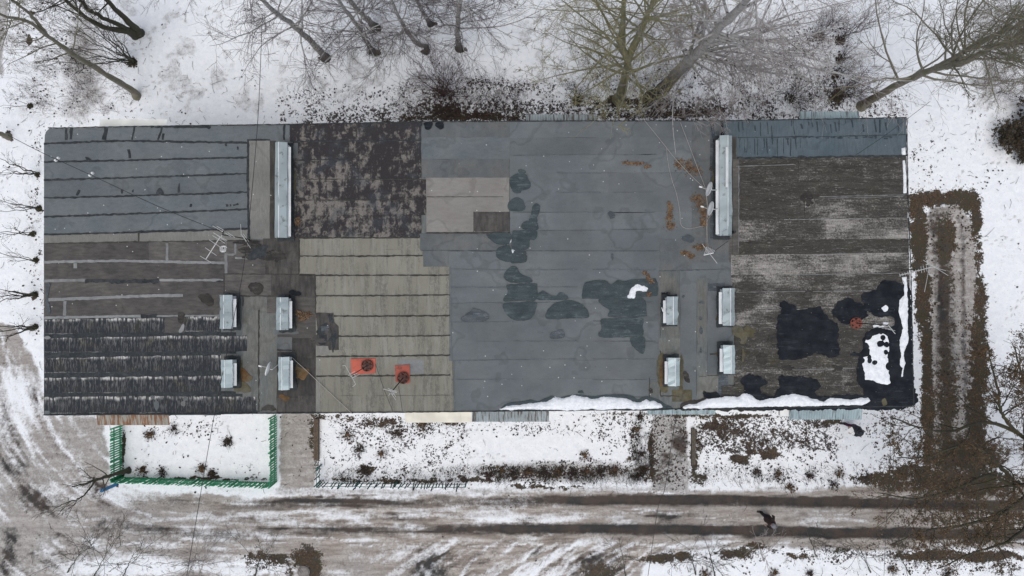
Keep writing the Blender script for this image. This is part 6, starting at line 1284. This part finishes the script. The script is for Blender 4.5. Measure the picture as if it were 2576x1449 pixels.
# thin brush growing between the trees and dry stalks along the hedge row
def brush(name, label, spots, n, h0, h1, lean, mat, r=.006, sd=5):
    g_ = np.random.RandomState(sd); pts = []
    while len(pts) < n:
        x0_, y0_, x1_, y1_, w_ = spots[g_.randint(len(spots))]
        if g_.rand() > w_: continue
        q_ = (g_.uniform(x0_, x1_), g_.uniform(y0_, y1_))
        if fbm(np.array([q_[0] / 30]), np.array([q_[1] / 30]), 3, 17)[0] + .2 * g_.rand() > .55: pts.append(P(*q_))
    b = np.array(pts); a = g_.rand(n) * 6.28; h = g_.uniform(h0, h1, n) * g_.uniform(.5, 1, n); d = np.stack([np.cos(a) * .45 + lean[0], np.sin(a) * .45 + lean[1], np.ones(n)], 1)
    m1 = b + d * (h * .5)[:, None] + g_.normal(0, .04, (n, 3)); e = b + d * h[:, None] + g_.normal(0, .12, (n, 3)) * h[:, None]
    SP_ = np.stack([b, m1, e], 1); SR_ = np.tile(np.array([r, r * .8, r * .4]), (n, 1)); p_, r_ = grow(g_, SP_, SR_, 3, .3, 1, .5, .7, .05, .15, 2, .7, .0035)
    v, q, _ = assemble([(SP_, SR_, 3, 0), (p_, r_, 3, 0)]); props(add_np(name, v, q, M[mat]), label, 'brush', None, 'stuff')
brush('underbrush', 'thin red-brown brush between the trees north of the building', [(1480, 120, 2140, 300, .8), (1700, 40, 2130, 300, 1), (1000, 200, 1330, 300, .7), (1380, 60, 1700, 290, .45), (2440, 20, 2576, 260, .7)], 2600, .5, 1.7, (0, .1), 'twigred', .006, 5)
brush('dry_stalks', 'dry stalks standing in the hedge row above the road', [(1180, 1168, 1640, 1208, 1), (1590, 1080, 1640, 1200, .5), (1740, 1165, 2200, 1215, .35), (820, 1170, 1180, 1208, .4)], 1500, .25, .7, (0, -.5), 'twigdark', .006, 6)
brush('dry_sprigs', 'sparse dry sprigs under the trees of the north-west corner', [(20, 10, 250, 280, 1), (90, 120, 330, 290, .6)], 700, .3, 1.0, (-.1, .1), 'twigred', .005, 7)

# ------------------------------------------------------------------ people
def person(label, loc, rz, coat, trousers, hat, skin, feet, hands, lean=.06, hood=False, bag=None):
    from mathutils import Matrix
    base = np.array(loc); t = thing('person', label, 'person', tuple(base)); Rm = np.array(Matrix.Rotation(rz, 3, 'Z'))
    w = lambda q: tuple(Rm @ np.array(q) + base)
    hip = np.array((0, 0, .86)); sh = np.array((lean, 0, 1.38)); neck = np.array((lean * 1.2, 0, 1.46)); head = np.array((lean * 1.6 + .03, 0, 1.60))
    def chain(b, pts, rad, n=10): b.tube([w(q) for q in pts], rad, n)
    def ball(b, c, r, sx=1.0, sz=1.0):
        B = Rm @ np.diag((sx, 1, sz)); b.lathe([(max(.002, r * math.sin(a)), -r * math.cos(a)) for a in np.linspace(0, math.pi, 9)], w(c), 14, B)
    body = MB()
    for k, s in enumerate((-1, 1)):
        f = np.array(feet[k]); h = hip + (0, s * .1, 0); kn = (h + f) / 2 + (.06, 0, .02)
        chain(body, [h + (0, 0, .04), kn, f + (0, 0, .10)], [.095, .068, .05])
        chain(body, [f + (-.07, 0, .05), f + (.06, 0, .05), f + (.17, 0, .035)], [.045, .05, .035], 8)
    chain(body, [hip - (0, 0, .05), hip + (.02, 0, .2), sh - (0, 0, .12), sh + (0, 0, .02), neck, head - (0, 0, .05)], [.15, .14, .165, .12, .055, .055], 14)
    ball(body, head, .105, 1.05, 1.15)
    ball(body, head + np.array((.108, 0, -.01)), .02)
    for k, s in enumerate((-1, 1)):
        hd = np.array(hands[k]); so = sh + (0, s * .19, -.02); el = (so + hd) / 2 + (-.05, s * .05, -.04)
        chain(body, [sh + (0, s * .08, 0), so, el, hd], [.06, .06, .045, .032])
        d = hd - el; d = d / np.linalg.norm(d); sd = np.cross(d, (0, 0, 1.0)); sd /= np.linalg.norm(sd)
        chain(body, [hd - d * .01, hd + d * .075], [.032, .036], 8)
        for q in range(4): o = sd * (.027 - .018 * q); chain(body, [hd + d * .07 + o, hd + d * (.115 + .01 * (q in (1, 2))) + o, hd + d * .14 + o * .9 + (0, 0, -.03)], [.0095, .009, .008], 6)
        chain(body, [hd + d * .02 + sd * .03, hd + d * .06 + sd * .058, hd + d * .09 + sd * .06], [.011, .010, .009], 6)
        ball(body, head + np.array((0, s * .103, -.01)), .022)
    ob_ = body.build('body', M[skin], t, True); md = ob_.modifiers.new('join', 'REMESH'); md.mode = 'VOXEL'; md.voxel_size = .012; md.use_smooth_shade = True
    c = MB()
    chain(c, [hip - (.0, 0, .32), hip + (0, 0, -.05), hip + (.02, 0, .2), sh - (0, 0, .14), sh + (0, 0, .03), neck + (0, 0, .02)], [.215, .195, .185, .205, .155, .085], 16)
    for k, s in enumerate((-1, 1)):
        hd = np.array(hands[k]); so = sh + (0, s * .19, -.02); el = (so + hd) / 2 + (-.05, s * .05, -.04); chain(c, [sh + (0, s * .06, .01), so, el, el + (hd - el) * .92], [.09, .088, .072, .058])
    ob_ = c.build('coat', M[coat], t, True); md = ob_.modifiers.new('join', 'REMESH'); md.mode = 'VOXEL'; md.voxel_size = .015; md.use_smooth_shade = True
    l = MB()
    for k, s in enumerate((-1, 1)):
        f = np.array(feet[k]); h = hip + (0, s * .1, 0); kn = (h + f) / 2 + (.06, 0, .02); chain(l, [h, kn, f + (0, 0, .09)], [.108, .082, .068])
    l.build('trousers', M[trousers], t, True)
    b = MB()
    for k in (0, 1): f = np.array(feet[k]); chain(b, [f + (-.085, 0, .06), f + (.06, 0, .055), f + (.185, 0, .04)], [.055, .06, .045], 10); chain(b, [f + (0, 0, .05), f + (0, 0, .2)], [.06, .062], 10)
    b.build('boots', M['steeldark'], t, True)
    hh = MB(); ball(hh, head + np.array((-.02, 0, .035)), .122 if not hood else .145, 1.05, 1.0)
    if hood: chain(hh, [sh + (-.1, 0, 0), head + (-.06, 0, 0)], [.11, .12], 12)
    hh.build('hat' if not hood else 'hood', M[hat], t, True)
    return t
M['coatbrown'] = simple('coat_maroon', (.040, .026, .026), .85, 0, .2, 9); M['black'] = simple('cloth_black', (.014, .015, .02), .8, 0, .2, 9); M['navycoat'] = simple('coat_black_quilted', (.012, .015, .024), .55, 0, .25, 12, .4)
M['greyhat'] = simple('hat_grey', (.20, .20, .225), .9, 0, .15, 20); M['skin'] = simple('skin', (.46, .29, .22), .6, 0, .06); M['purple'] = simple('cloth_plum', (.055, .014, .04), .8, 0, .2, 9)
p1 = P(1921, 1296)
person('person in a dark maroon coat and grey hat walking along the road', p1, math.pi - .12, 'coatbrown', 'black', 'greyhat', 'skin', [(.19, -.15, 0), (-.20, -.02, .02)], [(-.10, -.27, .88), (.14, .26, .9)], .06)
p2 = P(2134, 1071)
t = person('person in a black hooded coat holding white papers by the blue-grey canopy', p2, math.pi + .05, 'navycoat', 'purple', 'navycoat', 'skin', [(.24, -.14, 0), (-.14, .10, 0)], [(.36, -.16, 1.06), (.34, .18, 1.02)], .12, True)
bq = np.array(P(2134, 1071)); t2 = thing('paper_sheets', 'white folded papers held in front of the black coat', 'papers', tuple(bq + (-.42, 0, 1.1)))
v = [bq + q for q in (np.array((-.38, .18, 1.16)), np.array((-.62, .02, 1.10)), np.array((-.44, -.16, 1.12)), np.array((-.30, -.02, 1.20)))]
add('sheet', [tuple(q) for q in v] + [tuple(q - np.array((0, 0, .012))) for q in v], [(0, 1, 2, 3), (7, 6, 5, 4), (0, 4, 5, 1), (1, 5, 6, 2), (2, 6, 7, 3), (3, 7, 4, 0)], M['white'], t2)
v = [bq + q for q in (np.array((-.34, -.04, 1.22)), np.array((-.44, -.17, 1.15)), np.array((-.30, -.26, 1.14)), np.array((-.24, -.10, 1.2)))]
add('sheet', [tuple(q) for q in v] + [tuple(q - np.array((0, 0, .012))) for q in v], [(0, 1, 2, 3), (7, 6, 5, 4), (0, 4, 5, 1), (1, 5, 6, 2), (2, 6, 7, 3), (3, 7, 4, 0)], M['white'], t2)
